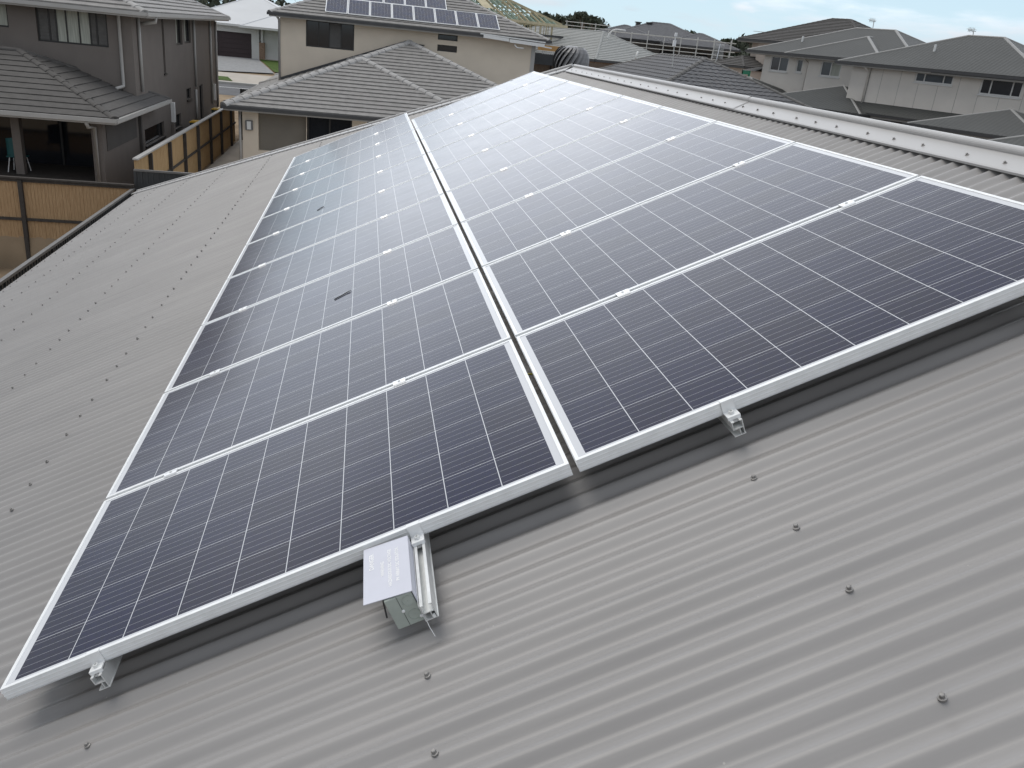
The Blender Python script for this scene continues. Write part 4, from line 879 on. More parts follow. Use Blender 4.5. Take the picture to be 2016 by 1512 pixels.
a = atY(826, 95, UY - 0.15); mb = MB(); mb.box((a.x - 0.16, UY - 0.3, a.z - 0.25), (a.x + 0.16, UY, a.z + 0.12)); mb.box((a.x - 0.2, UY - 0.33, a.z + 0.12), (a.x + 0.2, UY, a.z + 0.16)); mb.build('rainhead', FRAME, h2)
# unfinished pale fascia lining under the right end of the eave
for (x0, y0, x1, y1, t) in ((952, 71, 1002, 79, .13), (1003, 80, 1072, 90, .14), (946, 66, 1074, 84, .05)):
    A = atY(x0, y0, UY - 0.62); B = atY(x1, y1, UY - 0.62); mb = MB(); mb.bar(A, B, 0.05, t, raw=True); mb.build('fascia_lining', WHITE, h2)
A, B, C_ = atY(1013, 88, UY - .6), atY(1018, 94, UY - .6), atY(1031, 95, UY - .6); pipe(h2, [A, B, C_], 0.025, WHITE, 'loose_conduit')
mb = MB(); A = atY(1058, 90, UY - .6); B = atY(1086, 95, UY - .6); mb.bar(A, B, 0.05, 0.05, raw=True); mb.build('fascia_lining', WHITE, h2)
# array on the upper roof
up2 = Vector((0, 1, UT)).normalized(); nr2 = Vector((0, -UT, 1)).normalized()
CELLS2 = cell_material('far_solar_cells', 6, 10, 0.97, 1.63, 0.012, 0.012, 2, (0.035, 0.038, 0.065), 0.14)
def roof2(px_, py_, off=0.09): return onplane(px_, py_, nr2, UO + nr2 * off)
pa = roof2(640, 22); pb = roof2(985, 58)
n8 = 8; pw8 = (pb.x - pa.x) / n8; la = (pa.y + pb.y) / 2
rows = [(pa.x, 8, (pa - UO).dot(up2), 0)]; pc = roof2(880, 13)
proto2 = None
def arr2(x0, v0, k, row, n):
    rt = empty('roof_solar_panel', UO + Vector((x0 + k * pw8 - UO.x, 0, 0)) + up2 * v0 + nr2 * 0.09, None, 'solar panel', 'solar panels on the tiled roof of the cream house', (math.atan(UT), 0, 0))
    return rt
for row, (xs_, n, v0) in enumerate(((pa.x, 8, (Vector((0, la, pa.z)) - UO).dot(up2)), (pc.x - 6 * pw8, 6, None))):
    if v0 is None: v0 = v0a + 1.66
    v0a = v0
    for k in range(n):
        rt = arr2(xs_, v0, k, row, n)
        nm = ('lower', 'upper')[row]
        if k == 0: lb = 'leftmost panel in the %s row of the cream house roof array' % nm
        elif k == n - 1: lb = 'rightmost panel in the %s row of the cream house roof array' % nm
        else: lb = '%s panel from the left in the %s row on the cream house roof' % (ORD[k], nm)
        rt['label'] = lb
        if proto2 is None:
            W8 = pw8 - 0.02; H8 = 1.64; f = MB()
            f.box((0, 0, -0.035), (W8, 0.025, 0)); f.box((0, H8 - 0.025, -0.035), (W8, H8, 0)); f.box((0, 0.025, -0.035), (0.025, H8 - 0.025, 0)); f.box((W8 - 0.025, 0.025, -0.035), (W8, H8 - 0.025, 0))
            g = MB(); g.poly([(0.025, 0.025, -0.003), (W8 - 0.025, 0.025, -0.003), (W8 - 0.025, H8 - 0.025, -0.003), (0.025, H8 - 0.025, -0.003)], uv=[(0, 0), (0.97, 0), (0.97, 1.63), (0, 1.63)])
            proto2 = [f.build('frame', ALU, rt, local=True), g.build('glass', CELLS2, rt, local=True)]
        else:
            for o in proto2:
                c = o.copy(); COL.objects.link(c); c.parent = rt

# ================================================================ NEIGHBOUR TO THE RIGHT (charcoal tiles)
h3 = empty('charcoal_tile_house', (16, 38, G0), 'single-storey house with a charcoal wavy-tiled hip roof just beyond the ridge', 'house')
cO = Vector((15.8 - 6.7, 36.2 - 6.7, -0.98))
hip_roof(h3, cO, (1, 0, 0), (0, 1, 0), 13.4, 19.6, 0.424, True, TILED, TILEDC, GUTD, wave=0.016, name='roof', capr=0.12, course=0.345, step=0.03)
mb = MB(); mb.box((cO.x + 0.5, cO.y + 0.5, G0), (cO.x + 12.9, cO.y + 19, -1.1)); mb.build('wall', CREAM, h3)

# ================================================================ STONE-GREY HOUSES (right), street turned 27 degrees
U = Vector((0.4617, -0.887, 0)); Nn = Vector((-0.887, -0.4617, 0)); BK = -Nn
def at_facade(O, px_, py_, d=0.0):
    p = onplane(px_, py_, Nn, O - Nn * d); return p
class Fac:
    def __init__(s, O): s.O = O
    def uz(s, px_, py_, d=0.0): p = at_facade(s.O, px_, py_, d); return ((p - s.O).dot(U), p.z)
    def p(s, u, d, z): q = s.O + U * u + BK * d; return Vector((q.x, q.y, z))
def fac_window(root, F, tl, br, pan, mull, mf=WFRAME, d=0.0, louvre=()):
    a = F.uz(*tl, d); b = F.uz(*br, d); return (min(a[0], b[0]), max(a[0], b[0]), min(a[1], b[1]), max(a[1], b[1]), pan, mull)
GR = -3.0
# nearer house
O1 = atD(1672, 165, 50); F1 = Fac(O1)
k1 = empty('clad_house', (O1.x, O1.y, GR), 'nearest pale clad two-storey house at the right edge with a grey metal hip roof', 'house', 'pale clad houses along the next street')
ww = [fac_window(k1, F1, (1801, 142), (1874, 168.3), [GLASSB, GLASSB, GLASSB], (0.25, 0.75)), fac_window(k1, F1, (1926, 153), (2008, 193.5), [GLASS, GLASS, GLASS], (0.25, 0.76))]
# keep each opening a true rectangle, measured at its sill
s0 = F1.uz(1799, 161); s1 = F1.uz(1874, 169); s2 = F1.uz(1925, 185); s3 = F1.uz(2008, 193)
ww = [(s0[0], s1[0], s0[1], 2.26, [GLASSB] * 3, (0.25, 0.75)), (s2[0], s3[0], s2[1], 2.26, [GLASS] * 3, (0.25, 0.76))]
wall(k1, F1.p(0, 0, 0), U, 16, GR, 2.30, [h[:4] for h in ww], CLAD, name='front_wall')
for h in ww: window(k1, F1.p(0, 0, 0), U, h[:4], WFRAME, h[4], h[5], depth=0.02, fw=0.07, sill=True)
mb = MB(O=(O1.x, O1.y, 0), u=U, v=BK, w=(0, 0, 1)); mb.box((0, 0.004, GR), (0.15, 7.6, 2.30)); mb.box((15.85, 0.004, GR), (16, 7.6, 2.3)); mb.build('end_wall', CLAD, k1)
mb = MB(O=(O1.x, O1.y, 0), u=U, v=BK, w=(0, 0, 1)); mb.box((0.15, 0.3, GR), (15.85, 7.6, 2.28)); mb.build('inner_core', DARKIN, k1)
mb = MB(O=(O1.x, O1.y, 0), u=U, v=BK, w=(0, 0, 1))
for x in [1.75 + i * 1.0 for i in range(14)]:
    for (za, zb) in ((0.0, 2.3),):
        blocked = [h for h in ww if h[0] - 0.05 < x < h[1] + 0.05]
        mb.box((x - 0.009, -0.006, za), (x + 0.009, 0.003, (blocked[0][2] - 0.08) if blocked else zb))
mb.box((1.03, -0.012, 0), (1.09, -0.0, 2.3)); mb.build('cladding_joints', CLADJ, k1)
hip_roof(k1, F1.p(-0.66, -0.5, 2.44), U, BK, 10.4, 8.6, 0.414, False, METR, METCAP, GUTD, name='main_roof', fascia=GUT, capr=0.09, gutsz=0.13)
hip_roof(k1, F1.p(4.6, -0.47, 2.40), U, BK, 13, 7.0, 0.41, False, METR, METCAP, GUTD, name='rear_roof', fascia=GUT, capr=0.09, gutsz=0.12)
pipe(k1, [F1.p(0.95, -0.5, 2.36), F1.p(0.98, -0.45, 2.2), F1.p(1.0, -0.06, 2.05), F1.p(1.0, -0.06, 0)], 0.05, CLAD)
# its ground-floor roofs
mb = MB(); tp = 0.58
A, B = F1.p(-1.2, -1.15, 0.12), F1.p(7.0, -1.15, 0.12); Cc, Dd = F1.p(7.0, 0, tp), F1.p(0.2, 0, tp)
mb.poly([A, B, Cc, Dd], uv=[(0, 0), (8, 0), (8, 1.2), (1, 1.2)], raw=True); mb.poly([A, Dd, F1.p(-1.2, 3, 0.12)], uv=[(0, 0), (1, 1), (3, 0)], raw=True)
lr = mb.build('lean_to_roof', METD, k1); g = MB(); g.bar(A - Vector((0, 0, .07)), B - Vector((0, 0, .07)), 0.12, 0.12, raw=True); g.build('gutter', GUTD, lr); g = MB(); g.bar(A - Vector((0, 0, .17)) - Nn * .05, B - Vector((0, 0, .17)) - Nn * .05, 0.05, 0.1, raw=True); g.build('fascia', GUT, lr)
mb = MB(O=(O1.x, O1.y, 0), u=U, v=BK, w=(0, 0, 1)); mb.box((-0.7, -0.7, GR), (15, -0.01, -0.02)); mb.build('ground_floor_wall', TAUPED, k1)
hip_roof(k1, F1.p(6.1, -4.4, 0.07), U, BK, 5.9, 5.9, 0.345, False, METR, METCAP, GUTD, name='patio_roof', fascia=GUT, capr=0.08, gutsz=0.13)
mb = MB(O=(O1.x, O1.y, 0), u=U, v=BK, w=(0, 0, 1)); mb.box((6.6, -3.9, GR), (11.5, -0.7, -0.1)); mb.build('patio_wall', TAUPED, k1)
c_ = F1.uz(1803, 250, -4.45); mb = MB(); q = F1.p(c_[0], -4.45, -0.15); mb.tube([q, q - Vector((0, 0, 1.2))], 0.05, 8, raw=True); mb.build('downpipe', WHITE, k1)
q = F1.uz(1839, 105, 1.6); qp = F1.p(q[0], 1.55, 2.44 + 2.05 * .414); mb = MB(); mb.tube([qp - Vector((0, 0, .2)), qp + Vector((0, 0, .32))], 0.055, 8, raw=True); mb.build('flue', WHITE, k1)
# roof of a still nearer house, bottom right
k5 = empty('grey_metal_house', atD(1990, 330, 34), 'low dark grey metal roof corner at the right edge, below the clad house', 'house')
cc = atD(1925, 279, 34)
hip_roof(k5, cc, U, BK, 9, 7, 0.36, False, METR, METCAP, GUTD, name='roof', capr=0.08)
mb = MB(O=(cc.x, cc.y, 0), u=U, v=BK, w=(0, 0, 1)); mb.box((0.4, 0.4, GR - 0.5), (8.6, 6.6, cc.z - 0.1)); mb.build('wall', TAUPED, k5)
# second house along
O2 = atD(1500, 140, 58); F2 = Fac(O2)
k2 = empty('clad_house', (O2.x, O2.y, GR), 'second pale clad two-storey house, with two large windows, left of the nearest one', 'house', 'pale clad houses along the next street')
s0, s1 = F2.uz(1514, 138.5), F2.uz(1549, 142.5); t0, t1 = F2.uz(1565, 142), F2.uz(1577, 145); v0, v1 = F2.uz(1612.5, 149, -0.3), F2.uz(1652, 153, -0.3)
w2 = [(s0[0], s1[0], s0[1], 2.45, [GLASS, GLASSB], (0.5,)), (t0[0], t1[0], t0[1], 2.4, [GLASSB], ())]
wall(k2, F2.p(0, 0, 0), U, 3.45, GR, 2.52, [h[:4] for h in w2], CLAD, name='front_wall')
for h in w2: window(k2, F2.p(0, 0, 0), U, h[:4], WFRAME, h[4], h[5], depth=0.02, fw=0.07, sill=True)
h = (v0[0] - 3.45, v1[0] - 3.45, v0[1], 2.42)
wall(k2, F2.p(3.45, -0.3, 0), U, 6.5, GR, 2.52, [h], CLAD, name='bay_wall')
window(k2, F2.p(3.45, -0.3, 0), U, h, WFRAME, [GLASSB, CURT], (0.5,), depth=0.02, fw=0.07, sill=True)
mb = MB(O=(O2.x, O2.y, 0), u=U, v=BK, w=(0, 0, 1)); mb.box((0, 0.004, GR), (0.15, 8, 2.5)); mb.box((3.45, -0.29, GR), (3.6, 0.1, 2.5)); mb.build('end_wall', CLAD, k2)
mb = MB(O=(O2.x, O2.y, 0), u=U, v=BK, w=(0, 0, 1)); mb.box((0.15, 0.3, GR), (9.9, 8, 2.5)); mb.build('inner_core', DARKIN, k2)
hip_roof(k2, F2.p(-1.05, -0.5, 2.68), U, BK, 11.4, 8.8, 0.41, False, METR, METCAP, GUTD, name='main_roof', fascia=GUT, capr=0.09, gutsz=0.13)
hip_roof(k2, F2.p(2.1, -0.95, 2.66), U, BK, 6.4, 8.0, 0.41, False, METR, METCAP, GUTD, name='front_roof', fascia=GUT, capr=0.09, gutsz=0.13)
pipe(k2, [F2.p(3.3, -0.9, 2.58), F2.p(3.3, -0.4, 2.35), F2.p(3.3, -0.08, 2.2), F2.p(3.3, -0.08, 0)], 0.05, CLAD)
q = F2.uz(1577, 92, 1.3); qp = F2.p(q[0], 1.3, 2.68 + 1.8 * .41); mb = MB(); mb.tube([qp - Vector((0, 0, .2)), qp + Vector((0, 0, .3))], 0.055, 8, raw=True); mb.build('flue', WHITE, k2)
# ground-floor roofs in front of it
a = F2.uz(1535, 184, -3.6); b = F2.uz(1490, 163, -3)
hip_roof(k2, F2.p(-3.2, -4.4, 0.02), U, BK, 6.6, 6.0, 0.36, False, METD, METCAP, GUTD, name='patio_roof', fascia=GUT, capr=0.07, gutsz=0.12)
hip_roof(k2, F2.p(3.6, -5.6, 0.05), U, BK, 7.2, 7.2, 0.33, False, METD, METCAP, GUTD, name='garage_roof', fascia=GUT, capr=0.07, gutsz=0.12)
mb = MB(O=(O2.x, O2.y, 0), u=U, v=BK, w=(0, 0, 1)); mb.box((-2.8, -4.0, GR), (3.2, -0.01, -0.1)); mb.box((3.7, -5.1, GR), (10.2, -0.35, -0.1)); mb.build('ground_floor_wall', TAUPED, k2)
# third: pinkish house with tiled roof
O3 = atD(1475, 120, 80); F3 = Fac(O3)
k3 = empty('pink_render_house', (O3.x, O3.y, -2), 'pinkish rendered house with a brown-grey tiled roof, behind the two clad houses', 'house')
z3 = 1.74 + 42 / 1650 * 80
mb = MB(O=(O3.x, O3.y, 0), u=U, v=BK, w=(0, 0, 1)); mb.box((0, 0, -2), (9, 9, z3)); mb.build('wall', PINK, k3)
mb = MB(O=(O3.x, O3.y, 0), u=U, v=BK, w=(0, 0, 1)); mb.box((1.0, -0.5, -2), (9.6, -0.01, z3 - 0.05)); mb.build('front_bay', PINK, k3)
hip_roof(k3, F3.p(-0.9, -0.9, z3 + 0.05), U, BK, 12.2, 10.4, 0.42, True, TILEB, TILEB, GUTD, name='roof', fascia=GUT, capr=0.14, gutsz=0.15)
cw = atD(1450, 129, 76)
hip_roof(k3, Vector((cw.x, cw.y, 1.74 - 0.02 * 76 / 16.5)) - U * 3.2 , U, BK, 4.0, 7.5, 0.40, True, TILEB, TILEB, GUTD, name='wing_roof', capr=0.12, gutsz=0.15)
mb = MB(O=(cw.x, cw.y, 0), u=U, v=BK, w=(0, 0, 1)); mb.box((-2.9, 0.4, -2.5), (0.5, 6, 1.55)); mb.build('wing_wall', PINK, k3)
pp = F2.p(-0.6, 0.6, 1.45); mb = MB(O=pp, u=U, v=BK, w=(0, 0, 1))
mb.poly([(-0.7, -1, 0), (.3, -1, 0), (.3, 0.4, 0.35), (-0.1, 0.4, 0.35)]); mb.poly([(-0.7, -1, 0), (-0.1, 0.4, 0.35), (-0.7, 1.5, 0)]); mb.poly([(-0.7, -1, -.05), (-0.7, 1.5, -.05), (.3, 1.5, -.05), (.3, -1, -.05)]); mb.build('porch_roof', TILEB, k3)
tm = atD(1469, 142, 66); mb = MB(O=tm); mb.box((-0.28, -0.1, -0.15), (0.28, 0.1, 0.15)); mb.box((-0.28, -0.12, -3), (-0.22, 0.12, 0.14)); mb.box((0.22, -0.12, -3), (0.28, 0.12, 0.14)); tag(mb.build('shade_structure', GREEN), 'small green mesh structure between the pinkish house and the clad house', 'shade')

# ================================================================ FAR ROOFS, SCAFFOLD AND FRAME
cD = atD(1172, 117, 72); k4 = empty('pale_tile_house', (cD.x, cD.y, -2.5), 'house with a broad pale grey tiled roof behind the roof ventilator', 'house')
hip_roof(k4, cD, BK, Vector((-0.4617, 0.887, 0)), 10.6, 20, 0.42, True, TILEG, TILEG, GUTD, name='roof', capr=0.13, gutsz=0.16, step=0.035)
mb = MB(O=(cD.x, cD.y, 0), u=BK, v=(-0.4617, 0.887, 0), w=(0, 0, 1)); mb.box((0.5, 0.5, -3), (10.1, 19, cD.z - 0.2)); mb.build('wall', BRICK, k4)
a = atD(1250, 118, 74); b = atD(1255, 101, 74); pipe(k4, [Vector((a.x, a.y, a.z)), Vector((a.x + .15, a.y, b.z))], 0.07, WHITE, 'flue')
pts = [atD(*q, 78) for q in ((1196, 79), (1197, 73), (1200, 66), (1206, 60), (1213, 58), (1232, 60))]; pipe(k4, pts, 0.06, WHITE, 'conduit')
cE = atD(1152, 66, 108); uE = Vector((0.95, -0.31, 0)).normalized(); vE = Vector((0.31, 0.95, 0)).normalized()
k6 = empty('house_under_construction', (cE.x, cE.y, -2), 'house under construction with a bare grey roof, wrapped in scaffolding', 'house')
cE2 = cE + uE * 1.6; cE2.z = cE.z - 0.05
hip_roof(k6, cE2, uE, vE, 14.2, 12, 0.36, True, TILEE, TILEE, GUTD, name='roof', capr=0.18, gutsz=0.18)
hip_roof(k6, cE + Vector((0, 0, -0.02)), uE, vE, 9, 8.5, 0.34, True, TILEE, TILEE, GUTD, name='side_roof', capr=0.18, gutsz=0.18)
hip_roof(k6, cE + uE * 9 + vE * -1 - Vector((0, 0, 0.15)), uE, vE, 9, 8.5, 0.34, True, TILEE, TILEE, GUTD, name='garage_roof', capr=0.18, gutsz=0.18)
mb = MB(O=(cE.x, cE.y, 0), u=uE, v=vE, w=(0, 0, 1)); mb.box((0.8, 0.8, -2), (16.6, 11, cE.z - 0.25)); mb.build('wall', TAUPED, k6)
mb = MB(O=(cE.x, cE.y, 0), u=uE, v=vE, w=(0, 0, 1))
for x0 in (4.5, 9, 13): mb.box((x0, 0.74, 0.5), (x0 + 1.6, 0.79, 2.6))
mb.build('dark_opening_panel', DARKIN, k6)  # dark slabs on the wall stand in for the shade inside openings
pa_ = [atD(1256, 49, 113), atD(1278, 50, 113)]
for q in pa_:
    mb = MB(O=q); mb.box((-0.25, -0.25, -0.9), (0.25, 0.25, 0.25)); mb.box((-0.35, -0.35, 0.25), (0.35, 0.35, 0.35)); mb.build('chimney_pipe', FRAME, k6)
sc = empty('scaffolding', (cE.x, cE.y, -2), 'galvanised tube scaffolding standing round the house under construction', 'scaffolding')
so_ = MB(O=(cE.x, cE.y, 0), u=uE, v=vE, w=(0, 0, 1))
def sbar(a, b, r, nm):
    m_ = MB(O=(cE.x, cE.y, 0), u=uE, v=vE, w=(0, 0, 1)); m_.tube([a, b], r, 5); m_.build(nm, GALV, sc)
tops = 3.9
for row in (-1.0, -2.1):
    for x in [i * 1.9 + 3.6 for i in range(8)]: sbar((x, row, -2), (x, row, tops + random.uniform(-.1, .5)), 0.05, 'standard')
    for z in (-1.0, 0.0, 0.5, 1.0, 1.5, 2.0, 2.5, 2.95, 3.9): sbar((3.2, row, z), (17.4, row, z), 0.04, 'ledger')
for x in (-2.2, -0.4, 1.2, 2.8):
    sbar((x, -1.0, -2), (x, -1.0, 4.6), 0.05, 'standard')
for z in (2.6, 3.4, 4.1, 4.5): sbar((-2.4, -1.0, z), (3.0, -1.0, z - 0.05), 0.04, 'ledger')
for x in (5.5, 13.1): sbar((x, -2.15, 0), (x + 1.9, -2.15, 2), 0.035, 'brace')
mb = MB(O=(cE.x, cE.y, 0), u=uE, v=vE, w=(0, 0, 1))
mb.box((3.2, -2.1, 0.0), (17.4, -1.0, 0.06)); mb.box((3.2, -2.1, 2.0), (17.4, -1.0, 2.05)); mb.build('walk_boards', GALV, sc)

# timber roof frame behind the cream house
cT = atD(1106, 52, 80); k7 = empty('timber_frame_house', (cT.x, cT.y, -2), 'unfinished timber-framed house, bare roof trusses and studs, behind the cream house', 'house')
TL, TW, TT = 17.0, 13.0, 0.46; uT = Vector((-0.887, -0.4617, 0)); vT = Vector((-0.4617, 0.887, 0))
FT = lambda **k: MB(O=cT, u=uT, v=vT, w=(0, 0, 1))
hw = TW / 2; zr = hw * TT
x = 0.6
while x < TL - 0.6:
    t = min(1.0, x / hw, (TL - x) / hw); m_ = FT(); zt = zr * t; va = hw * t
    m_.bar((x, 0, 0), (x, TW, 0), 0.05, 0.12); m_.bar((x, 0, 0.02), (x, va, zt), 0.05, 0.13); m_.bar((x, TW, 0.02), (x, TW - va, zt), 0.05, 0.13)
    if t < 1: m_.bar((x, va, zt), (x, TW - va, zt), 0.05, 0.12)
    for q in (0.25, 0.5, 0.75):
        a = TW * q; zz = min(zt, TT * min(a, TW - a)); m_.bar((x, a, 0), (x, a, zz), 0.045, 0.09); 
        if q < 0.75: m_.bar((x, a, zz), (x, a + TW * .25, 0), 0.045, 0.09)
    m_.build('roof_truss', TIM if random.random() < .55 else TIMG, k7); x += 0.6
for (a, b) in (((0, 0, 0.1), (hw, hw, zr + .1)), ((0, TW, 0.1), (hw, hw, zr + .1)), ((hw, hw, zr + .1), (TL - hw, hw, zr + .1)), ((-0.4, -0.3, 0), (TL, -0.3, 0)), ((-0.4, -0.3, 0), (-0.4, TW, 0))):
    m_ = FT(); m_.bar(a, b, 0.06, 0.2); m_.build('hip_rafter' if a[2] else 'fascia_board', TIM, k7)
m_ = FT(); y = 0.5
while y < TW - .4:
    d_ = min(y, TW - y); m_.bar((-0.3, y, 0), (d_, y, d_ * TT + .05), 0.05, 0.12); y += 0.75
m_.build('jack_rafters', TIMG, k7)
m_ = FT()
for i in range(26):
    x = 0.7 + i * 0.6; m_.bar((x, 0.5, -2.6), (x, 0.5, -0.05), 0.045, 0.09); m_.bar((x, 0.5, -5.2), (x, 0.5, -2.8), 0.045, 0.09)
for i in range(20):
    y = 0.5 + i * 0.6; m_.bar((0.6, y, -2.6), (0.6, y, -0.05), 0.09, 0.045); m_.bar((0.6, y, -5.2), (0.6, y, -2.8), 0.09, 0.045)
for z in (-0.08, -1.3, -2.6): m_.bar((0.5, 0.5, z), (16, 0.5, z), 0.09, 0.06); m_.bar((0.6, 0.5, z), (0.6, 12, z), 0.09, 0.06)
m_.build('stud_wall', TIM, k7)
m_ = FT(); m_.box((-0.5, 0.2, -0.98), (6, 0.35, -0.80)); m_.box((-0.5, 0.36, -0.98), (-0.35, 12, -0.80)); m_.build('dark_ledge', GUTD, k7)
m_ = FT(); m_.box((1.2, 6.0, -5), (16, 6.1, -0.2)); m_.build('dark_backing', DARKIN, k7)  # near-black sheet standing in for the shade inside the open frame
m_ = FT(); m_.poly([(6.6, 1.2, .75), (7.6, 1.2, .75), (7.6, 3.4, 1.85), (6.6, 3.4, 1.85)]); m_.build('plywood_sheet', TIM, k7)
# covered site area and paling fence beyond the cream house corner
cP = atD(1059, 92, 50); pg = empty('pergola', (cP.x, cP.y, -3), 'orange timber beam on posts over a dark screened area beside the cream house', 'pergola')
uP = Vector((0.97, -0.24, 0)).normalized(); vP = Vector((0.24, 0.97, 0))
def PG(): return MB(O=cP, u=uP, v=vP, w=(0, 0, 1))
m_ = PG(); m_.box((0, 0, -0.16), (2.4, 0.09, 0.12)); m_.build('beam', ORANGE, pg)
m_ = PG(); m_.box((-0.3, 0.1, -0.9), (2.6, 0.2, -0.35)); m_.build('screen', SFENCE, pg)
m_ = PG(); 
for i in range(10): m_.box((0.25 + i * 0.10, 0.05, -0.34), (0.31 + i * 0.10, 0.08, -0.18))
m_.build('metal_hangers', GALV, pg)
for x in (-0.35, 2.5):
    m_ = PG(); m_.box((x, 0.0, -5), (x + 0.1, 0.09, -0.17)); m_.build('post', FPOST, pg)
fA = cP + vP * 0.6 - uP * 0.4; paling_fence('paling_fence', (fA.x, fA.y, 0), tuple(fA + uP * 5 )[:2] + (0,), cP.z - 0.55, -3.4, 'weathered brown paling fence glimpsed beside the ventilator', mp=mat('weathered_paling', (0.13, 0.095, 0.07), 0.9, col2=(0.2, 0.15, 0.11), scale=8, stretch=(7, 7, .5)), cap=False, posts=(1.2,))

# far-left house with garage
k8 = empty('garage_house', (-9, 86, -2.2), 'white house with a pale metal roof and dark garage door across the street', 'house')
GY = ramp(495, 115).y + 0.3; gzz = gz(GY)
gl_, gr2 = atY(426, 80, GY), atY(495, 80, GY); gt_ = atY(480, 65, GY).z; ge = atY(548, 57, GY).z; gw = atY(510, 90, GY).x; gend = gr2.x + 6
x0g = gl_.x - 3
wall(k8, (x0g, GY, 0), (1, 0, 0), gw - x0g, gzz - 0.3, ge, [(gl_.x - x0g, gr2.x - x0g, gzz, gt_)], WWALL, depth=0.3, name='front_wall')
mb = MB(); z = gzz
while z < gt_: mb.box((gl_.x, GY + 0.22, z + 0.01), (gr2.x, GY + 0.27, min(gt_, z + 0.4))); z += 0.41
mb.box((gl_.x, GY + 0.27, gzz), (gr2.x, GY + 0.3, gt_)); mb.build('garage_door', GARAGE, k8)
mb = MB(); mb.box((gw, GY + 2.0, gzz - 0.3), (gend, GY + 2.2, ge)); mb.build('porch_wall', BRICK, k8)
mb = MB(); mb.box((gw, GY - 0.0, gzz - 0.3), (gw + 0.5, GY + 0.5, gzz + 1.55)); mb.build('brick_pier', BRICK, k8)
mb = MB(); mb.box((gw + 0.17, GY + 0.17, gzz + 1.55), (gw + 0.33, GY + 0.33, ge)); mb.build('post', WHITE, k8)
mb = MB(); mb.box((gw + .5, GY + 0.1, gzz - 0.2), (gend, GY + 2, gzz + 0.12)); mb.build('porch_step', CONC, k8)
mb = MB(); mb.box((x0g + 0.1, GY + 0.5, gzz - 0.3), (gend - 0.1, GY + 9, ge - 0.1)); mb.build('inner_core', WWALL, k8)
hip_roof(k8, (x0g - 0.5, GY - 0.5, ge + 0.05), (1, 0, 0), (0, 1, 0), gend - x0g + 1, 15, 0.42, False, WROOF, WROOF, WWALL, name='roof', capr=0.1, gutsz=0.16)
hip_roof(k8, (gw - 1.5, GY - 1.3, ge + 0.0), (1, 0, 0), (0, 1, 0), 8, 8, 0.42, False, WROOF, WROOF, WWALL, name='porch_roof', capr=0.1, gutsz=0.16)

# ================================================================ AERIALS
def aerial(px_, ybase, ytop, D, lab, kind=0, lean=0.0):
    b = atD(px_, ybase, D); t = atD(px_ + lean, ytop, D); rt = empty('tv_aerial', b, lab, 'tv aerial', 'television aerials on the roofs')
    m_ = MB(); m_.tube([b - Vector((0, 0, 0.3)), t], 0.022 if D < 70 else 0.03, 6, raw=True); m_.build('mast', GALV, rt)
    m_ = MB(); right = Vector((0.93, -0.36, 0)); L = 0.5
    if kind == 0:      # small yagi
        m_.bar(t - right * 0.28, t + right * 0.12 + Vector((0, 0, -0.04)), 0.03, raw=True)
        for k in range(5):
            c = t + right * (-0.26 + k * 0.07); m_.tube([c - Vector((0, 0.18, -0.03)), c + Vector((0, 0.18, 0.06))], 0.012, 4, raw=True); m_.tube([c - Vector((0, 0, 0.1)), c + Vector((0, 0, 0.14))], 0.012, 4, raw=True)
    elif kind == 1:    # flat long yagi seen side on
        m_.bar(t - right * 0.8, t + right * 0.8, 0.04, raw=True)
        for k in range(8): c = t + right * (-0.75 + k * 0.2); m_.tube([c - Vector((0, 0.3, 0)), c + Vector((0, 0.3, 0))], 0.015, 4, raw=True)
    m_.build('boom', GALV, rt); return rt, b, t
aerial(1718, 61, 41, 60, 'small aerial on the ridge of the second clad house', 0, 3)
aerial(1914, 92, 60, 54, 'small aerial on the apex of the nearest clad house', 0, 3)
aerial(1503, 72, 63, 82, 'low flat aerial silhouetted above the pinkish house roof', 1, 0)
rt, b, t = aerial(1325, 124, 84, 41, 'tall mast aerial with a white box standing on the charcoal tiled roof', 9, 3)
m_ = MB(); m_.box(tuple(t - Vector((.06, .06, .15))), tuple(t + Vector((.06, .06, .1)))); m_.tube([t, atD(1331, 66, 41)], 0.018, 5, raw=True); m_.box(tuple(atD(1331, 68, 41) - Vector((.05, .05, .08))), tuple(atD(1331, 68, 41) + Vector((.05, .05, .08)))); m_.build('amplifier_box', FOAM, rt)
# large many-element aerial
b = atD(1406, 121, 44); m0 = atD(1411, 116, 44); m1 = atD(1418, 86, 44); rt = empty('tv_aerial', b, 'large many-element aerial leaning above the charcoal tiled roof', 'tv aerial', 'television aerials on the roofs')
m_ = MB(); m_.tube([b - Vector((0, 0, .3)), m0], 0.02, 6, raw=True); m_.build('mast', GALV, rt)
m_ = MB(); m_.bar(m0, m1, 0.075, 0.05, raw=True); m_.build('boom', FOAM, rt)
m_ = MB(); rg = Vector((0.92, -0.39, 0))
for k in range(13):
    c = m0 + (m1 - m0) * (0.05 + k * 0.075); l = 0.28 - 0.006 * k; m_.tube([c - rg * l, c - rg * 0.05], 0.011, 4, raw=True); m_.tube([c + rg * 0.05, c + rg * l], 0.011, 4, raw=True)
m_.build('elements', GALV, rt)

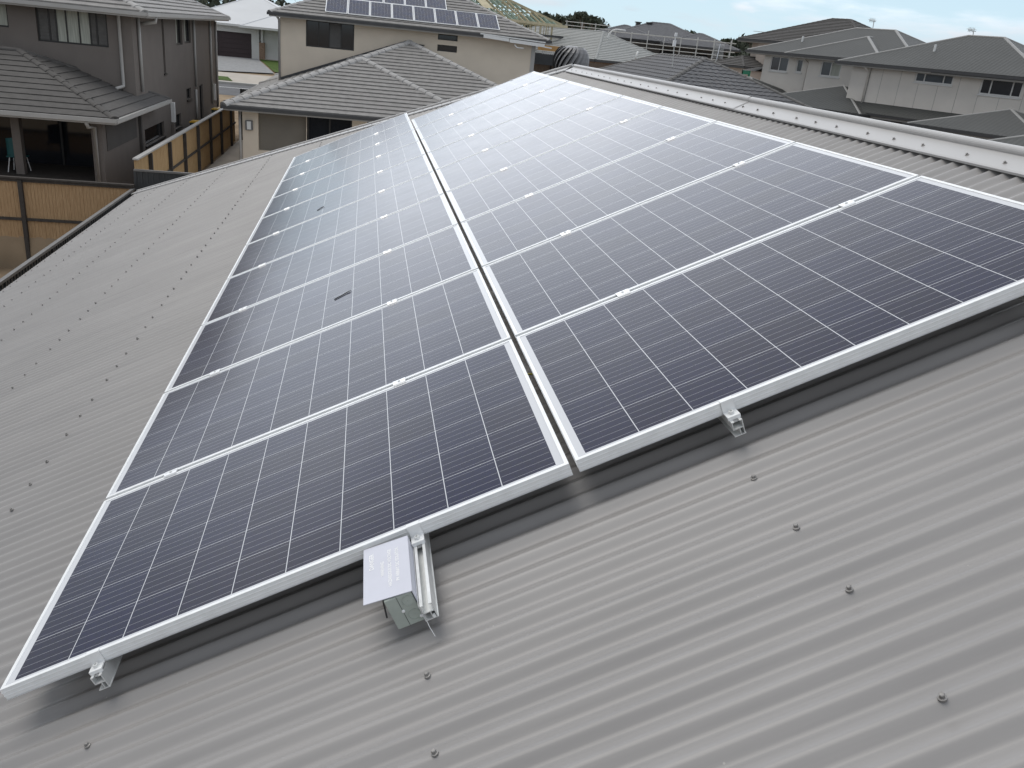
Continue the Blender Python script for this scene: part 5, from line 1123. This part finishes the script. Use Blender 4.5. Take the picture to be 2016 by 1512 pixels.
# ================================================================ TREES
def leafball(mb, c, r, n, s, flat=0.8):
    for _ in range(n):
        d = Vector((random.gauss(0, 1), random.gauss(0, 1), random.gauss(0, 1))); d.normalize(); rr = r * (random.random() ** 0.45)
        p = c + Vector((d.x * rr, d.y * rr, d.z * rr * flat)); a = Vector((random.gauss(0, 1), random.gauss(0, 1), random.gauss(0, 1))).normalized(); b = a.cross(Vector((random.gauss(0, 1), random.gauss(0, 1), random.gauss(0, 1)))).normalized()
        q = s * random.uniform(0.5, 1.2); mb.poly([p - a * q, p + b * q * 0.5, p + a * q, p - b * q * 0.5], raw=True)
def tree(px_, ytop, D, wpx, lab, m=LEAF, dens=1.0, hollow=False):
    t = atD(px_, ytop, D); gzv = -3.0; H = t.z - gzv; W = wpx / 1650 * D; rt = empty('gum_tree', (t.x, t.y, gzv), lab, 'tree', 'gum trees on the skyline')
    tr = MB(); top = Vector((t.x, t.y, t.z - 0.18 * H)); bs = Vector((t.x + random.uniform(-1, 1), t.y, gzv)); tr.tube([bs, (bs + top) / 2 + Vector((random.uniform(-.5, .5), 0, 0)), top], [0.4, 0.28, 0.1], 7, raw=True)
    cr = MB(); nb_ = max(5, int(W * 1.1))
    for k in range(nb_):
        a = 2 * math.pi * k / nb_ + random.random(); rr = W * 0.5 * random.uniform(0.35, 0.85); zz = t.z - random.uniform(0.1, 0.42) * min(H, W * 1.2)
        c = Vector((t.x + rr * math.cos(a), t.y + rr * math.sin(a), zz)); tr.tube([top - Vector((0, 0, H * 0.12)), (top + c) / 2 - Vector((0, 0, .3)), c], [0.12, 0.08, 0.03], 5, raw=True)
        leafball(cr, c, W * random.uniform(0.13, 0.22), int(75 * dens), 0.42, 0.65)
    leafball(cr, Vector((t.x, t.y, t.z - W * 0.13)), W * 0.2, int(90 * dens), 0.42, 0.65)
    tr.build('trunk', BARK, rt); cr.build('crown', m, rt)
for a in ((1074, 26, 150, 30, 'dark spreading gum tree just right of the bare roof trusses'), (1100, 33, 160, 26, 'low dark gum tree between the roof trusses and the scaffold'),
          (1128, 32, 155, 34, 'broad dark gum tree above the left end of the scaffolding'), (1150, 24, 150, 34, 'tallest gum tree, rounded crown left of the scaffolded roof'),
          (1170, 33, 152, 26, 'gum tree with a tilted flat crown above the scaffold tubes'), (1188, 49, 160, 16, 'small palm-like tree just left of the scaffolded roof'),
          (1350, 61, 165, 34, 'open umbrella-shaped gum tree right of the scaffolded roof'), (1432, 77, 180, 24, 'thin open gum tree standing above the middle of the treeline'),
          (1447, 80, 185, 16, 'slim sparse gum tree beside the open one on the treeline'), (1484, 74, 170, 26, 'gum tree against the left slope of the pinkish house roof'),
          (1504, 67, 172, 26, 'gum tree highest above the tiled roof of the pinkish house')):
    tree(*a, m=LEAF2 if a[0] in (1350, 1432, 1447) else LEAF, dens=1.6)
prof = [(1040, 38), (1062, 30), (1080, 27), (1100, 36), (1120, 36), (1140, 32), (1160, 32), (1178, 40), (1192, 56), (1205, 66), (1230, 68), (1300, 70), (1340, 72), (1360, 74), (1375, 78), (1395, 82), (1412, 86), (1432, 86), (1450, 86), (1468, 78), (1490, 74), (1520, 74), (1560, 80), (1640, 90), (1800, 150), (2050, 175)]
wd = MB(); k = 0
px_ = 1041
while px_ < 1700:
    for i in range(len(prof) - 1):
        if prof[i][0] <= px_ <= prof[i + 1][0]: yt = prof[i][1] + (prof[i + 1][1] - prof[i][1]) * (px_ - prof[i][0]) / (prof[i + 1][0] - prof[i][0])
    for _ in range(2):
        D = random.uniform(178, 215); t = atD(px_ + random.uniform(-3, 3), yt + random.uniform(0, 7), D); z = t.z - 0.9
        while z > -3:
            leafball(wd, Vector((t.x + random.uniform(-1.5, 1.5), t.y + random.uniform(-2, 2), z)), random.uniform(1.3, 2.6), 44, 0.62, 0.8); z -= 1.9
    px_ += 7
for px_ in range(-300, 1035, 14):     # the wood carries on behind the houses to the left
    D = 230; t = atD(px_, 60 + (px_ - 1000) * 0.1, D); z = t.z
    while z > -3: leafball(wd, Vector((t.x, t.y + random.uniform(-4, 4), z)), 3.2, 20, 1.1, 0.8); z -= 3
tag(wd.build('woodland', LEAF), kind='stuff')
